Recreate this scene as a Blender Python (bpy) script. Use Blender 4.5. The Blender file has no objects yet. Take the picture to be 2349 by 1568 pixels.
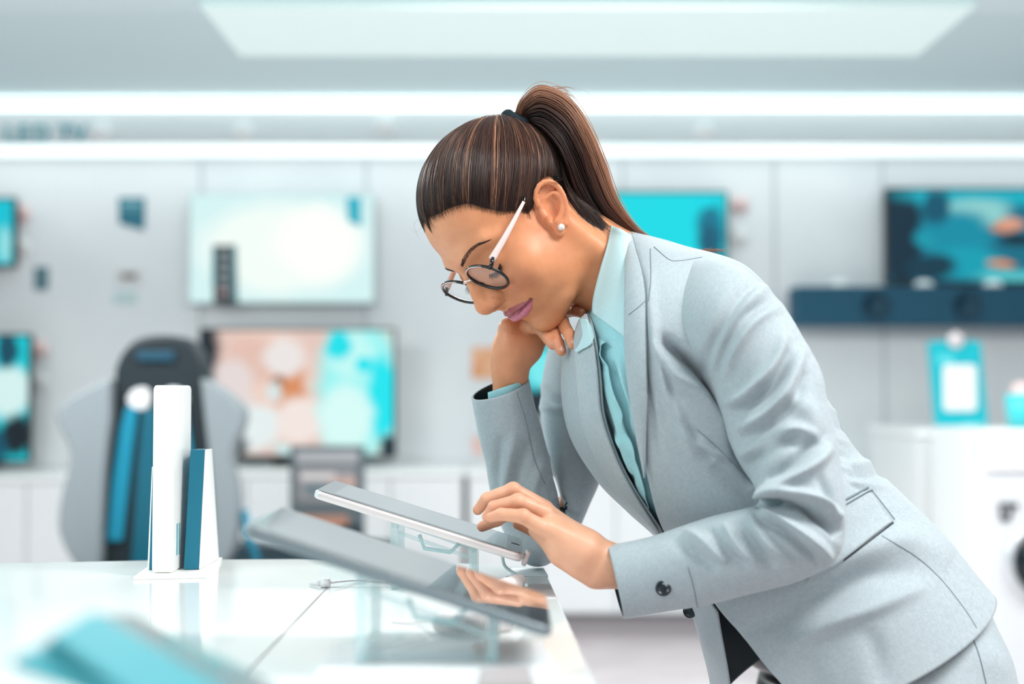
import bpy, bmesh, math, random
import numpy as np
from mathutils import Vector, Matrix
random.seed(7); RNG = np.random.default_rng(7)
C = bpy.context.scene.collection
FPX, CX, CY, CAMH = 3262.5, 1174.5, 784.0, 1.10
PITCH = math.atan((900 - 784) / FPX)
_c, _s = math.cos(PITCH), math.sin(PITCH)

def ray(px, py):
    """direction of the view ray through a photo point, scaled so that its y component is 1"""
    X = (px - CX) / FPX; U = -(py - CY) / FPX
    d = np.array([X, _c - U * _s, _s + U * _c])
    return d / d[1]
def pt(px, py, Y):
    return np.array([0, 0, CAMH]) + ray(px, py) * Y
def ptz(px, py, z):
    """the point at height z seen at a photo point"""
    d = ray(px, py); return np.array([0, 0, CAMH]) + d * ((z - CAMH) / d[2])
def projn(P):
    P = np.asarray(P, float) - np.array([0, 0, CAMH])
    D = P[..., 1] * _c + P[..., 2] * _s; U = -P[..., 1] * _s + P[..., 2] * _c
    return CX + FPX * P[..., 0] / D, CY - FPX * U / D

# ---------------------------------------------------------------- linking
def smooth(me, on=True):
    me.polygons.foreach_set('use_smooth', [on] * len(me.polygons))
def link(name, me, mat=None, parent=None, sm=True):
    if mat is not None and not me.materials: me.materials.append(mat)
    smooth(me, sm)
    o = bpy.data.objects.new(name, me); C.objects.link(o)
    if parent is not None: o.parent = parent
    return o
def mesh(name, V, F):
    me = bpy.data.meshes.new(name)
    me.from_pydata([tuple(map(float, v)) for v in V], [], [tuple(map(int, f)) for f in F]); me.update(); return me
def empty(name, loc=(0, 0, 0)):
    o = bpy.data.objects.new(name, None); C.objects.link(o); o.location = loc; o.empty_display_size = .05; return o
def tag(o, label=None, cat=None, group=None, kind=None):
    for k, v in (('label', label), ('category', cat), ('group', group), ('kind', kind)):
        if v: o[k] = v
    return o
def reloc(root):
    """keep the children where they are in the world although the root stands at the thing's base"""
    T = Matrix.Translation(root.location).inverted()
    for ch in root.children: ch.matrix_parent_inverse = T
    return root
def bm_obj(name, bm, mat, parent=None, sm=False, bevel=0, seg=3):
    bmesh.ops.recalc_face_normals(bm, faces=bm.faces)
    me = bpy.data.meshes.new(name); bm.to_mesh(me); bm.free()
    o = link(name, me, mat, parent, sm)
    if bevel:
        m = o.modifiers.new('bevel', 'BEVEL'); m.width = bevel; m.segments = seg; m.limit_method = 'ANGLE'; m.angle_limit = math.radians(40)
        smooth(me, True)
        w = o.modifiers.new('wn', 'WEIGHTED_NORMAL'); w.keep_sharp = False
    return o
def box(bm, x0, x1, y0, y1, z0, z1, M=None):
    vs = [bm.verts.new((x, y, z)) for z in (z0, z1) for y in (y0, y1) for x in (x0, x1)]
    if M is not None:
        for v in vs: v.co = M @ v.co
    for f in ((0, 1, 3, 2), (4, 6, 7, 5), (0, 4, 5, 1), (2, 3, 7, 6), (0, 2, 6, 4), (1, 5, 7, 3)):
        bm.faces.new([vs[i] for i in f])
    return vs
def boxo(name, x0, x1, y0, y1, z0, z1, mat, parent=None, bevel=0, M=None, seg=3):
    bm = bmesh.new(); box(bm, x0, x1, y0, y1, z0, z1, M)
    return bm_obj(name, bm, mat, parent, False, bevel, seg)
def prism(bm, poly, a, b, axis='z', M=None):
    """poly of 2-D points swept from a to b along an axis"""
    def P(u, v, w):
        p = {'z': (u, v, w), 'y': (u, w, v), 'x': (w, u, v)}[axis]
        return M @ Vector(p) if M is not None else Vector(p)
    A = [bm.verts.new(P(u, v, a)) for u, v in poly]; B = [bm.verts.new(P(u, v, b)) for u, v in poly]
    n = len(poly); bm.faces.new(A); bm.faces.new(B[::-1])
    for i in range(n): bm.faces.new((A[i], B[i], B[(i + 1) % n], A[(i + 1) % n]))
def rrect(x0, x1, y0, y1, r, n=6):
    o = []
    for cx, cy, a in ((x1 - r, y1 - r, 0), (x0 + r, y1 - r, 90), (x0 + r, y0 + r, 180), (x1 - r, y0 + r, 270)):
        for i in range(n + 1):
            t = math.radians(a + 90 * i / n); o.append((cx + r * math.cos(t), cy + r * math.sin(t)))
    return o
def catmull(P, n):
    """n points along a smooth curve through P, evenly spaced in parameter"""
    P = np.asarray(P, float)
    if len(P) < 3: return np.array([P[0] + (P[-1] - P[0]) * t for t in np.linspace(0, 1, n)])
    Q = np.vstack([2 * P[0] - P[1], P, 2 * P[-1] - P[-2]])
    out = []
    for t in np.linspace(0, len(P) - 1 - 1e-9, n):
        i = int(t); u = t - i; a, b, c, d = Q[i:i + 4]
        out.append(.5 * ((2 * b) + (c - a) * u + (2 * a - 5 * b + 4 * c - d) * u * u + (3 * b - a - 3 * c + d) * u ** 3))
    return np.array(out)
def tube_arrays(path, rad, n=8, closed=False, cap=True, flat=1.0, up=None):
    path = np.asarray(path, float); m = len(path); rad = np.broadcast_to(rad, (m,))
    if closed: T = np.roll(path, -1, 0) - np.roll(path, 1, 0)
    else: T = np.gradient(path, axis=0)
    T /= np.linalg.norm(T, axis=1, keepdims=True) + 1e-12
    u = np.array(up if up is not None else (0, 0, 1.), float)
    if up is None and abs(T[0] @ u) > .9: u = np.array([1., 0, 0])
    V = []
    for i in range(m):
        u = u - T[i] * (u @ T[i]); u /= np.linalg.norm(u) + 1e-12; w = np.cross(T[i], u)
        for k in range(n):
            a = 2 * math.pi * k / n; V.append(path[i] + rad[i] * (u * math.cos(a) * flat + w * math.sin(a)))
    F = []
    for i in range(m if closed else m - 1):
        j = (i + 1) % m
        for k in range(n):
            l = (k + 1) % n; F.append((i * n + k, i * n + l, j * n + l, j * n + k))
    if cap and not closed:
        F.append(tuple(range(n))[::-1]); F.append(tuple((m - 1) * n + k for k in range(n)))
    return V, F
def tubeo(name, path, rad, mat, parent=None, n=10, closed=False, flat=1.0, up=None):
    V, F = tube_arrays(path, rad, n, closed, True, flat, up)
    return link(name, mesh(name, V, F), mat, parent)
def lathe(name, prof, mat, parent=None, n=40, M=None):
    V = []; F = []
    for r, z in prof:
        for k in range(n):
            a = 2 * math.pi * k / n; p = Vector((r * math.cos(a), r * math.sin(a), z)); V.append(M @ p if M is not None else p)
    m = len(prof)
    for i in range(m - 1):
        for k in range(n):
            l = (k + 1) % n; F.append((i * n + k, i * n + l, (i + 1) * n + l, (i + 1) * n + k))
    F.append(tuple(range(n))[::-1]); F.append(tuple((m - 1) * n + k for k in range(n)))
    return link(name, mesh(name, V, F), mat, parent)
def frame(origin, x, y, z):
    M = Matrix.Identity(4)
    for i, a in enumerate((x, y, z)):
        for r in range(3): M[r][i] = a[r]
    for r in range(3): M[r][3] = origin[r]
    return M

# ---------------------------------------------------------------- materials
def s2l(c):
    return tuple((x / 255 / 12.92 if x / 255 <= .04045 else ((x / 255 + .055) / 1.055) ** 2.4) for x in c[:3]) + (1,)
def mat(name, col=None, rough=.5, metal=0, spec=.5, emit=None, es=0, **kw):
    m = bpy.data.materials.new(name); m.use_nodes = True
    b = m.node_tree.nodes['Principled BSDF']
    if col is not None: b.inputs['Base Color'].default_value = s2l(col)
    b.inputs['Roughness'].default_value = rough; b.inputs['Metallic'].default_value = metal
    b.inputs['Specular IOR Level'].default_value = spec
    if emit is not None:
        b.inputs['Emission Color'].default_value = s2l(emit); b.inputs['Emission Strength'].default_value = es
    for k, v in kw.items():
        b.inputs[k.replace('_', ' ')].default_value = v
    return m
def nodes(m): return m.node_tree.nodes, m.node_tree.links, m.node_tree.nodes['Principled BSDF']
def add_noise_bump(m, scale=200, strength=.1, dist=.001, detail=3, stretch=None):
    N, L, b = nodes(m)
    tc = N.new('ShaderNodeTexCoord'); nz = N.new('ShaderNodeTexNoise'); nz.inputs['Scale'].default_value = scale; nz.inputs['Detail'].default_value = detail
    bp = N.new('ShaderNodeBump'); bp.inputs['Strength'].default_value = strength; bp.inputs['Distance'].default_value = dist
    src = tc.outputs['Object']
    if stretch:
        mp = N.new('ShaderNodeMapping'); mp.inputs['Scale'].default_value = stretch; L.new(src, mp.inputs[0]); src = mp.outputs[0]
    L.new(src, nz.inputs['Vector']); L.new(nz.outputs['Fac'], bp.inputs['Height']); L.new(bp.outputs[0], b.inputs['Normal'])
    return m
def color_noise(m, c1, c2, scale=50, detail=4, lo=.35, hi=.65, stretch=None, into='Base Color'):
    N, L, b = nodes(m)
    tc = N.new('ShaderNodeTexCoord'); nz = N.new('ShaderNodeTexNoise'); nz.inputs['Scale'].default_value = scale; nz.inputs['Detail'].default_value = detail
    src = tc.outputs['Object']
    if stretch:
        mp = N.new('ShaderNodeMapping'); mp.inputs['Scale'].default_value = stretch; L.new(src, mp.inputs[0]); src = mp.outputs[0]
    L.new(src, nz.inputs['Vector'])
    r = N.new('ShaderNodeValToRGB'); r.color_ramp.elements[0].position = lo; r.color_ramp.elements[1].position = hi
    r.color_ramp.elements[0].color = s2l(c1); r.color_ramp.elements[1].color = s2l(c2)
    L.new(nz.outputs['Fac'], r.inputs[0]); L.new(r.outputs[0], b.inputs[into]); return m
def glassy(name, col=(225, 240, 240), ior=1.45, rough=0.0):
    return mat(name, col, rough, 0, .5, Transmission_Weight=1.0, IOR=ior)

# ---------------------------------------------------------------- signed distance sculpting
def smin(a, b, k):
    h = np.clip(.5 + .5 * (b - a) / k, 0, 1); return b + (a - b) * h - k * h * (1 - h)
def smax(a, b, k): return -smin(-a, -b, k)
def sph(P, c, r): return np.linalg.norm(P - np.asarray(c, P.dtype), axis=-1) - r
def ell(P, c, r, R=None):
    q = P - np.asarray(c, P.dtype)
    if R is not None: q = q @ np.asarray(R, P.dtype)
    r = np.asarray(r, P.dtype); k0 = np.linalg.norm(q / r, axis=-1); k1 = np.linalg.norm(q / (r * r), axis=-1)
    return k0 * (k0 - 1) / np.maximum(k1, 1e-9)
def cap(P, a, b, ra, rb):
    a = np.asarray(a, P.dtype); b = np.asarray(b, P.dtype); ab = b - a
    t = np.clip(((P - a) @ ab) / max(float(ab @ ab), 1e-12), 0, 1)
    return np.linalg.norm(P - a - t[..., None] * ab, axis=-1) - (ra + (rb - ra) * t)
def chain(P, pts, rads, k=0.0):
    d = None
    for i in range(len(pts) - 1):
        e = cap(P, pts[i], pts[i + 1], rads[i], rads[i + 1])
        d = e if d is None else (np.minimum(d, e) if k == 0 else smin(d, e, k))
    return d
def surface(f, lo, hi, h, B=8):
    """mesh of f = 0 by surface nets on a sparse grid, vertices then moved onto the surface"""
    lo = np.asarray(lo, np.float32); hi = np.asarray(hi, np.float32)
    nb = np.ceil((hi - lo) / (h * B)).astype(int); n = nb * B + 1
    g = np.stack(np.meshgrid(*[np.arange(k) for k in nb], indexing='ij'), -1).reshape(-1, 3)
    cen = lo + (g + .5) * (h * B)
    fc = f(cen.astype(np.float32))
    A = np.ones(tuple(n), np.float32)
    act = np.abs(fc) < h * B * .9 * 1.35 + 2 * h
    for q in g[(~act) & (fc < 0)]:
        A[q[0] * B:q[0] * B + B + 1, q[1] * B:q[1] * B + B + 1, q[2] * B:q[2] * B + B + 1] = -1
    loc = np.stack(np.meshgrid(*[np.arange(B + 1)] * 3, indexing='ij'), -1).reshape(-1, 3)
    ga = g[act]
    for i in range(0, len(ga), 800):
        I = (ga[i:i + 800, None, :] * B + loc[None]).reshape(-1, 3)
        A[I[:, 0], I[:, 1], I[:, 2]] = f((lo + I * np.float32(h)).astype(np.float32))
    S = A < 0
    cs = sum(S[a:n[0] - 1 + a, b:n[1] - 1 + b, c:n[2] - 1 + c].astype(np.int8) for a in (0, 1) for b in (0, 1) for c in (0, 1))
    I = np.argwhere((cs > 0) & (cs < 8))
    acc = np.zeros((len(I), 3)); cnt = np.zeros(len(I))
    cor = [(a, b, c) for a in (0, 1) for b in (0, 1) for c in (0, 1)]
    for p in range(8):
        for q in range(p + 1, 8):
            a = np.array(cor[p]); b = np.array(cor[q])
            if abs(a - b).sum() != 1: continue
            va = A[tuple((I + a).T)]; vb = A[tuple((I + b).T)]; m = (va < 0) != (vb < 0)
            t = np.where(m, va / np.where(m, va - vb, 1), 0)
            acc += m[:, None] * (a + t[:, None] * (b - a)); cnt += m
    V = lo + (I + acc / cnt[:, None]) * h
    idx = -np.ones(tuple(n - 1), np.int64); idx[tuple(I.T)] = np.arange(len(I))
    F = []
    for ax in range(3):
        u, v = [(1, 2), (2, 0), (0, 1)][ax]
        sl0 = [slice(None)] * 3; sl1 = [slice(None)] * 3; sl0[ax] = slice(0, -1); sl1[ax] = slice(1, None)
        a = S[tuple(sl0)]; b = S[tuple(sl1)]
        E = np.argwhere(a != b); E = E[(E[:, u] > 0) & (E[:, v] > 0) & (E[:, u] < n[u] - 1) & (E[:, v] < n[v] - 1)]
        fl = a[tuple(E.T)]
        du = np.zeros(3, int); du[u] = 1; dv = np.zeros(3, int); dv[v] = 1
        q = np.stack([idx[tuple((E - du - dv).T)], idx[tuple((E - dv).T)], idx[tuple(E.T)], idx[tuple((E - du).T)]], 1)
        q[~fl] = q[~fl][:, ::-1]; F.append(q)
    F = np.vstack(F); F = F[(F >= 0).all(1)]
    for _ in range(1):
        V32 = V.astype(np.float64); e = h * .5; f0 = f(V32)
        G = np.stack([f(V32 + np.eye(3)[k] * e) - f(V32 - np.eye(3)[k] * e) for k in range(3)], 1) / (2 * e)
        st = np.clip(f0, -h * .6, h * .6)[:, None] * G / np.maximum((G * G).sum(1), .25)[:, None]; V = V32 - st
    return V, F
def join_arrays(parts):
    V = []; F = []; n = 0
    for v, f in parts:
        V.append(np.asarray(v, float)); F += [tuple(int(i) + n for i in q) for q in f]; n += len(v)
    return np.vstack(V), F
def np_mesh(name, V, F):
    F = np.asarray(F, np.int32); me = bpy.data.meshes.new(name); V = np.asarray(V, np.float32)
    me.vertices.add(len(V)); me.vertices.foreach_set('co', V.ravel())
    me.loops.add(F.size); me.loops.foreach_set('vertex_index', F.ravel())
    me.polygons.add(len(F)); me.polygons.foreach_set('loop_start', np.arange(0, F.size, F.shape[1], dtype=np.int32))
    me.update(calc_edges=True); me.validate(); return me
# ================================================================ the woman: head
def head_rot(y, p, r):
    B = np.diag([-1., -1., 1.])
    Ry = np.array([[math.cos(p), 0, math.sin(p)], [0, 1, 0], [-math.sin(p), 0, math.cos(p)]])
    Rz = np.array([[math.cos(y), -math.sin(y), 0], [math.sin(y), math.cos(y), 0], [0, 0, 1]])
    Rx = np.array([[1, 0, 0], [0, math.cos(r), -math.sin(r)], [0, math.sin(r), math.cos(r)]])
    return B @ Rz @ Ry @ Rx
HR = head_rot(.708, .899, .308); HO = np.array([.0086, 1.55, 1.2803]); HS = .00098   # local millimetres
def h2w(p): return (np.asarray(p, float) * HS) @ HR.T + HO
def w2h(P): return ((P - HO.astype(P.dtype)) @ HR.astype(P.dtype)) / P.dtype.type(HS)
def px2h(px, py, n, p0):
    """photo point -> local point on the plane through p0 with normal n (local)"""
    o = np.array([0, 0, CAMH]); d = ray(px, py); N = HR @ np.asarray(n, float); q = h2w(p0)
    return w2h(o + d * (((q - o) @ N) / (d @ N)))
NECK0 = np.array([-18., 0, -22.]); NECKB = w2h(pt(1437, 652, 1.57)); NECKC = w2h(pt(1520, 790, 1.57))
EN = np.array([.28, .96, 0.]); EP = np.array([-6., 72., 0.])
def ez(x, y, off=0.): return px2h(1150 + x / 6.272, 380 + y / 6.272, EN, EP) + EN * off
HELIX = [ez(*q) for q in ((585, 600, -5), (520, 560, -1), (488, 470, 0), (497, 370, 1), (535, 290, 2), (600, 242, 2.5), (670, 232, 3), (750, 262, 3.5), (820, 330, 4), (875, 430, 4.5),
          (908, 530, 4.5), (922, 640, 4), (922, 740, 3), (910, 830, 2))]
HELR = [2.0, 2.6, 2.6, 2.7, 2.9, 3.0, 3.0, 3.0, 2.9, 2.7, 2.5, 2.4, 3.0, 4.2]
ANTI = [ez(*q) for q in ((560, 510, -2), (640, 455, 0), (710, 400, 1), (770, 392, 2), (832, 450, 3), (858, 540, 3), (856, 640, 3), (838, 720, 2.5), (800, 800, 1.5))]
LIPS = None
def head_base(P):
    """skull and face without ears (P in local mm)"""
    y = P[..., 1]; Q = P.copy(); Q[..., 1] = np.abs(y)
    d = ell(P, (-7, 0, 48), (90, 69, 73))
    d = smin(d, ell(P, (26, 0, -4), (59, 61, 60)), 22)
    d = smin(d, ell(Q, (40, 0, -46), (44, 42, 46)), 18)
    d = smin(d, chain(Q, [(2, 47, -38), (14, 44, -54), (46, 30, -72), (66, 9, -81)], [15, 14, 13, 12]), 20)
    d = smin(d, ell(Q, (30, 41, -38), (32, 17, 30)), 14)
    d = smin(d, ell(P, (61, 0, -38), (29, 30, 28)), 12)
    d = smin(d, sph(Q, (56, 38, -16), 22), 20)                        # cheeks
    d = smin(d, ell(Q, (57, 26, -42), (19, 15, 18)), 14)
    d = smin(d, chain(Q, [(84.5, 3, 35), (78.5, 24, 38), (65, 44, 35), (56, 49, 27)], [4.2, 4.0, 2.5, 2]), 16)   # brow
    d = smax(d, -ell(Q, (99, 30, 9), (17, 16, 11)), 12)              # sockets
    d = smin(d, ell(Q, (67.5, 30.0, 11), (13, 15, 12.5)), 6)
    # lid crease above, and the lash line
    d = smax(d, -chain(Q, [(83, 17, 17), (87, 29, 21), (80, 44, 18)], [.8, 1.0, .6]), 3)
    # nose
    d = smin(d, chain(P, [(78, 0, 26), (80, 0, 4), (86, 0, -12)], [8, 12, 13]), 8)
    n = chain(P, [(82, 0, 30), (90, 0, 14), (98, 0, 0), (104, 0, -12)], [5.5, 6, 7, 7.6], 3)
    n = smin(n, sph(P, (104.2, 0, -14.5), 8.6), 9)
    n = smin(n, ell(Q, (94.5, 10.5, -18.5), (9.5, 6.2, 7.0)), 7)
    n = smin(n, cap(P, (104, 0, -20), (94, 0, -28), 4.0, 4.5), 4)
    n = smax(n, -ell(Q, (97.5, 6.6, -25.5), (6, 2.9, 4.2)), 2)
    d = smin(d, n, 8)
    d = smax(d, -ell(Q, (97, 6.8, -26), (5.5, 2.6, 4.5)), 1.5)
    d = smax(d, -chain(Q, [(105, 9.0, -25), (100, 13.0, -24.5), (96, 14.5, -25.5)], [1.6, 2.0, 1.2]), 1.2)
    d = smax(d, -cap(Q, (96, 17.5, -14), (90, 19, -25), 1.0, .8), 5)  # wing crease
    d = smax(d, -cap(P, (98, 0, -30), (97, 0, -37), 1.5, 1.8), 3)  # philtrum
    if LIPS:
        up = chain(Q, *LIPS[0]); lo = chain(Q, *LIPS[1])
        d = smax(d, -chain(Q, *LIPS[2]), 2.5)
        d = smin(d, smin(up, lo, .5), 2.0)
    d = smax(d, -ell(Q, (93, 0, -66), (7, 17, 5)), 9)                 # chin crease
    d = smin(d, sph(P, (73.5, 0, -81), 11), 10)
    # neck
    nk = smin(cap(P, NECK0, NECKB, 50, 50), cap(P, NECKB, NECKC, 50, 46), 20)
    nk = smin(nk, cap(Q, (-8, 58, -18), NECKB + np.array([10, 30, 0]), 11, 10), 14)
    return smin(d, nk, 16)
def ear(P):
    Q = P.copy(); Q[..., 1] = np.abs(P[..., 1])
    d = ell(Q, ez(735, 560, -1.5), (15.5, 2.6, 25), EARR)
    d = smax(d, -ell(Q, ez(640, 390, 5), (9, 5, 11), EARR), 3)
    d = smax(d, -ell(Q, ez(725, 645, 1), (8.0, 6.5, 13.5), EARR), 2.5)
    d = smin(d, chain(Q, HELIX, HELR), 1.8)
    d = smin(d, chain(Q, ANTI, [1.7, 2.0, 2.2, 2.4, 2.6, 2.6, 2.6, 2.8, 3.2]), 2.2)
    d = smin(d, chain(Q, [ez(575, 590, -2), ez(640, 605, -4)], [2.2, 1.6]), 2)
    d = smin(d, chain(Q, [ez(585, 660, -3), ez(625, 725, -.5), ez(665, 770, -1.5), ez(700, 830, -2)], [4, 4.2, 3.2, 3]), 3)
    d = smin(d, ell(Q, ez(838, 885, 0), (7.2, 4.0, 10.5), EARR), 4)
    d = smin(d, ell(Q, ez(690, 570, -9), (15, 6.5, 27), EARR), 5)
    return d
_a = ez(700, 205) - ez(860, 950); _a -= EN * (_a @ EN); _a /= np.linalg.norm(_a)
EARR = np.stack([np.cross(EN, _a), EN, _a], 1)
def head_f(P):
    p = w2h(P); d = smin(head_base(p), ear(p), 3.0)
    return d * P.dtype.type(HS)
def onskin(px, py):
    """local point of the head surface seen at a photo point"""
    o = w2h(np.array([0, 0, CAMH])); d = w2h(ray(px, py) + np.array([0, 0, CAMH])) - o
    d = d / np.linalg.norm(d); t = 1.25 / HS
    for _ in range(120):
        t += head_base((o + d * t)[None])[0] * .7
        if t > 1.75 / HS: return None
    return o + d * t
def surfx(y, z):
    y = np.atleast_1d(np.asarray(y, float)); z = np.atleast_1d(np.asarray(z, float)); x = np.full(len(y), 125.)
    for _ in range(70): x = x - head_base(np.stack([x, y, z], 1)) * .7
    return x
_L = [([(0, -42.6, .4), (5, -41.6, .5), (14, -43.0, .8), (22, -44.6, .6), (30, -46.6, .3)], [4.2, 4.2, 3.8, 3.0, 1.0]),
      ([(0, -52.2, .6), (9, -52.2, .3), (20, -50.2, .5), (29.5, -47.4, .3)], [5.8, 5.8, 4.5, 1.2]),
      ([(0, -47.0, -4.2), (5, -46.8, -4.0), (12, -46.9, -3.4), (21, -46.9, -2.2), (31.5, -46.4, -.4)], [1.1, 1.1, 1.1, 1.1, 1.3])]
LIPS = [([(surfx(y, z)[0] - off, y, z) for y, z, off in p], r) for p, r in _L]
SKULLC = np.array([-6., 0, 42.])
def skull_r(D):
    """distance from SKULLC to the skin in directions D (unit, local mm)"""
    t = np.full(len(D), 170.)
    for _ in range(60):
        t = t - head_base(SKULLC + D * t[:, None]) * .7
    return t
# ================================================================ hair
HAIRLINE_PX = [(985, 505), (1005, 497), (1038, 480), (1075, 472), (1115, 482), (1157, 489), (1188, 484), (1210, 488), (1223, 468), (1232, 425), (1262, 408),
               (1290, 418), (1305, 447), (1320, 480), (1345, 508), (1372, 524), (1392, 528)]
_mid0 = np.array([81., 0, 86.])
_line = [_mid0] + [q for q in (onskin(*p) for p in HAIRLINE_PX) if q is not None]
_nape = np.array([-74., 0, -38.]); _line.append(np.array([-66., 26, -36.])); _line.append(_nape)
def _dirs(P): P = np.asarray(P) - SKULLC; return P / np.linalg.norm(P, axis=-1, keepdims=True)
NH = 150
_half = catmull(_line, NH)
_loop = np.vstack([_half, (_half[1:-1] * np.array([1, -1, 1]))[::-1]])
TIE_D = _dirs(np.array([w2h(pt(1200, 285, 1.5))]))[0]; TIE_D[1] = 0
TIE_D = None
def _tie():
    best = None
    for z in np.linspace(0, 1, 400):
        a = math.radians(60 + 90 * z); d = np.array([math.cos(a), 0, math.sin(a)])
        p = SKULLC + d * 92; x, y = projn(h2w(p)); e = (x - 1196) ** 2 + (y - 288) ** 2
        if best is None or e < best[0]: best = (e, d, x, y)
    return best
_t = _tie(); TIE_D = _t[1]
TIE_P = SKULLC + TIE_D * (skull_r(TIE_D[None])[0] + 9)
def slerp(a, b, t):
    w = np.arccos(np.clip((a * b).sum(-1), -1, 1))[..., None]; t = np.asarray(t)[..., None]
    return (np.sin((1 - t) * w) * a + np.sin(t * w) * b) / np.maximum(np.sin(w), 1e-6)
def hair_grid(n, m, lift):
    L = _dirs(_loop); x = np.linspace(0, len(_loop), n, endpoint=False); k = x.astype(int); w = (x - k)[:, None]
    E = L[k] * (1 - w) + L[(k + 1) % len(L)] * w; E /= np.linalg.norm(E, axis=1, keepdims=True)
    T = np.broadcast_to(TIE_D, E.shape); s = np.linspace(0, 1, m)
    D = np.stack([slerp(E, T, np.full(n, q)) for q in s], 1); D /= np.linalg.norm(D, axis=-1, keepdims=True)
    r = skull_r(D.reshape(-1, 3)).reshape(n, m)
    # smooth the radii along the strands so the hair bridges hollows
    th = lift(s)[None]
    for _ in range(6):
        r2 = r.copy(); r2[:, 1:-1] = np.maximum(r[:, 1:-1], (r[:, :-2] + r[:, 2:]) / 2); r = r2
    return D, r + th
CAPN, CAPM = 296, 40
_thick = lambda s: .3 + 6.0 * np.clip(s / .38, 0, 1) ** .7 * 1.0 + 3.0 * np.clip((s - .75) / .25, 0, 1) ** 2
HD, HRAD = hair_grid(CAPN, CAPM, _thick)
def hair_cap(parent, m):
    V = h2w((SKULLC + HD * HRAD[..., None] - HD * .8).reshape(-1, 3)); n, k = CAPN, CAPM
    F = [(i * k + j, i * k + j + 1, ((i + 1) % n) * k + j + 1, ((i + 1) % n) * k + j) for i in range(n) for j in range(k - 1)]
    return V, F
def ribbons(paths, widths, side):
    """thin three-sided strands; paths (N,m,3) world, widths (N,m)"""
    N, m, _ = paths.shape
    T = np.gradient(paths, axis=1); T /= np.linalg.norm(T, axis=-1, keepdims=True) + 1e-12
    A = side - T * (side * T).sum(-1, keepdims=True); A /= np.linalg.norm(A, axis=-1, keepdims=True) + 1e-12
    B = np.cross(T, A); V = []
    for k in range(3):
        a = 2 * math.pi * k / 3 + math.pi / 2
        V.append(paths + widths[..., None] * (A * math.cos(a) * 1.0 + B * math.sin(a) * .6))
    V = np.stack(V, 2).reshape(-1, 3)
    i = np.arange(N)[:, None, None] * m * 3; j = np.arange(m - 1)[None, :, None] * 3; k = np.arange(3)[None, None, :]; l = (k + 1) % 3
    F = np.stack([i + j + k, i + j + l, i + j + 3 + l, i + j + 3 + k], -1).reshape(-1, 4)
    return V, F
def paint(me, name, cols):
    at = me.color_attributes.new(name, 'FLOAT_COLOR', 'POINT'); c = np.ones((len(me.vertices), 4), np.float32); c[:, :3] = cols
    at.data.foreach_set('color', c.ravel())
def hair_material(name, rough=.38):
    m = mat(name, (60, 40, 30), rough, spec=.45, Anisotropic=.6); N, L, b = nodes(m)
    a = N.new('ShaderNodeVertexColor'); a.layer_name = 'tone'; L.new(a.outputs[0], b.inputs['Base Color']); return m
HDARK = np.array(s2l((30, 22, 23))[:3]); HMID = np.array(s2l((92, 56, 42))[:3]); HLIGHT = np.array(s2l((206, 148, 116))[:3])
def tones(N, m, light, streak):
    """strand colours: light in 0..1 chance of caramel streaks"""
    u = streak[:, None]; c = HDARK + (HMID - HDARK) * np.clip(u * 2, 0, 1)[..., None] + (HLIGHT - HMID) * np.clip(u * 2 - 1, 0, 1)[..., None]
    return np.repeat(np.broadcast_to(c, (N, m, 3)).reshape(N * m, 3), 3, 0)
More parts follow.
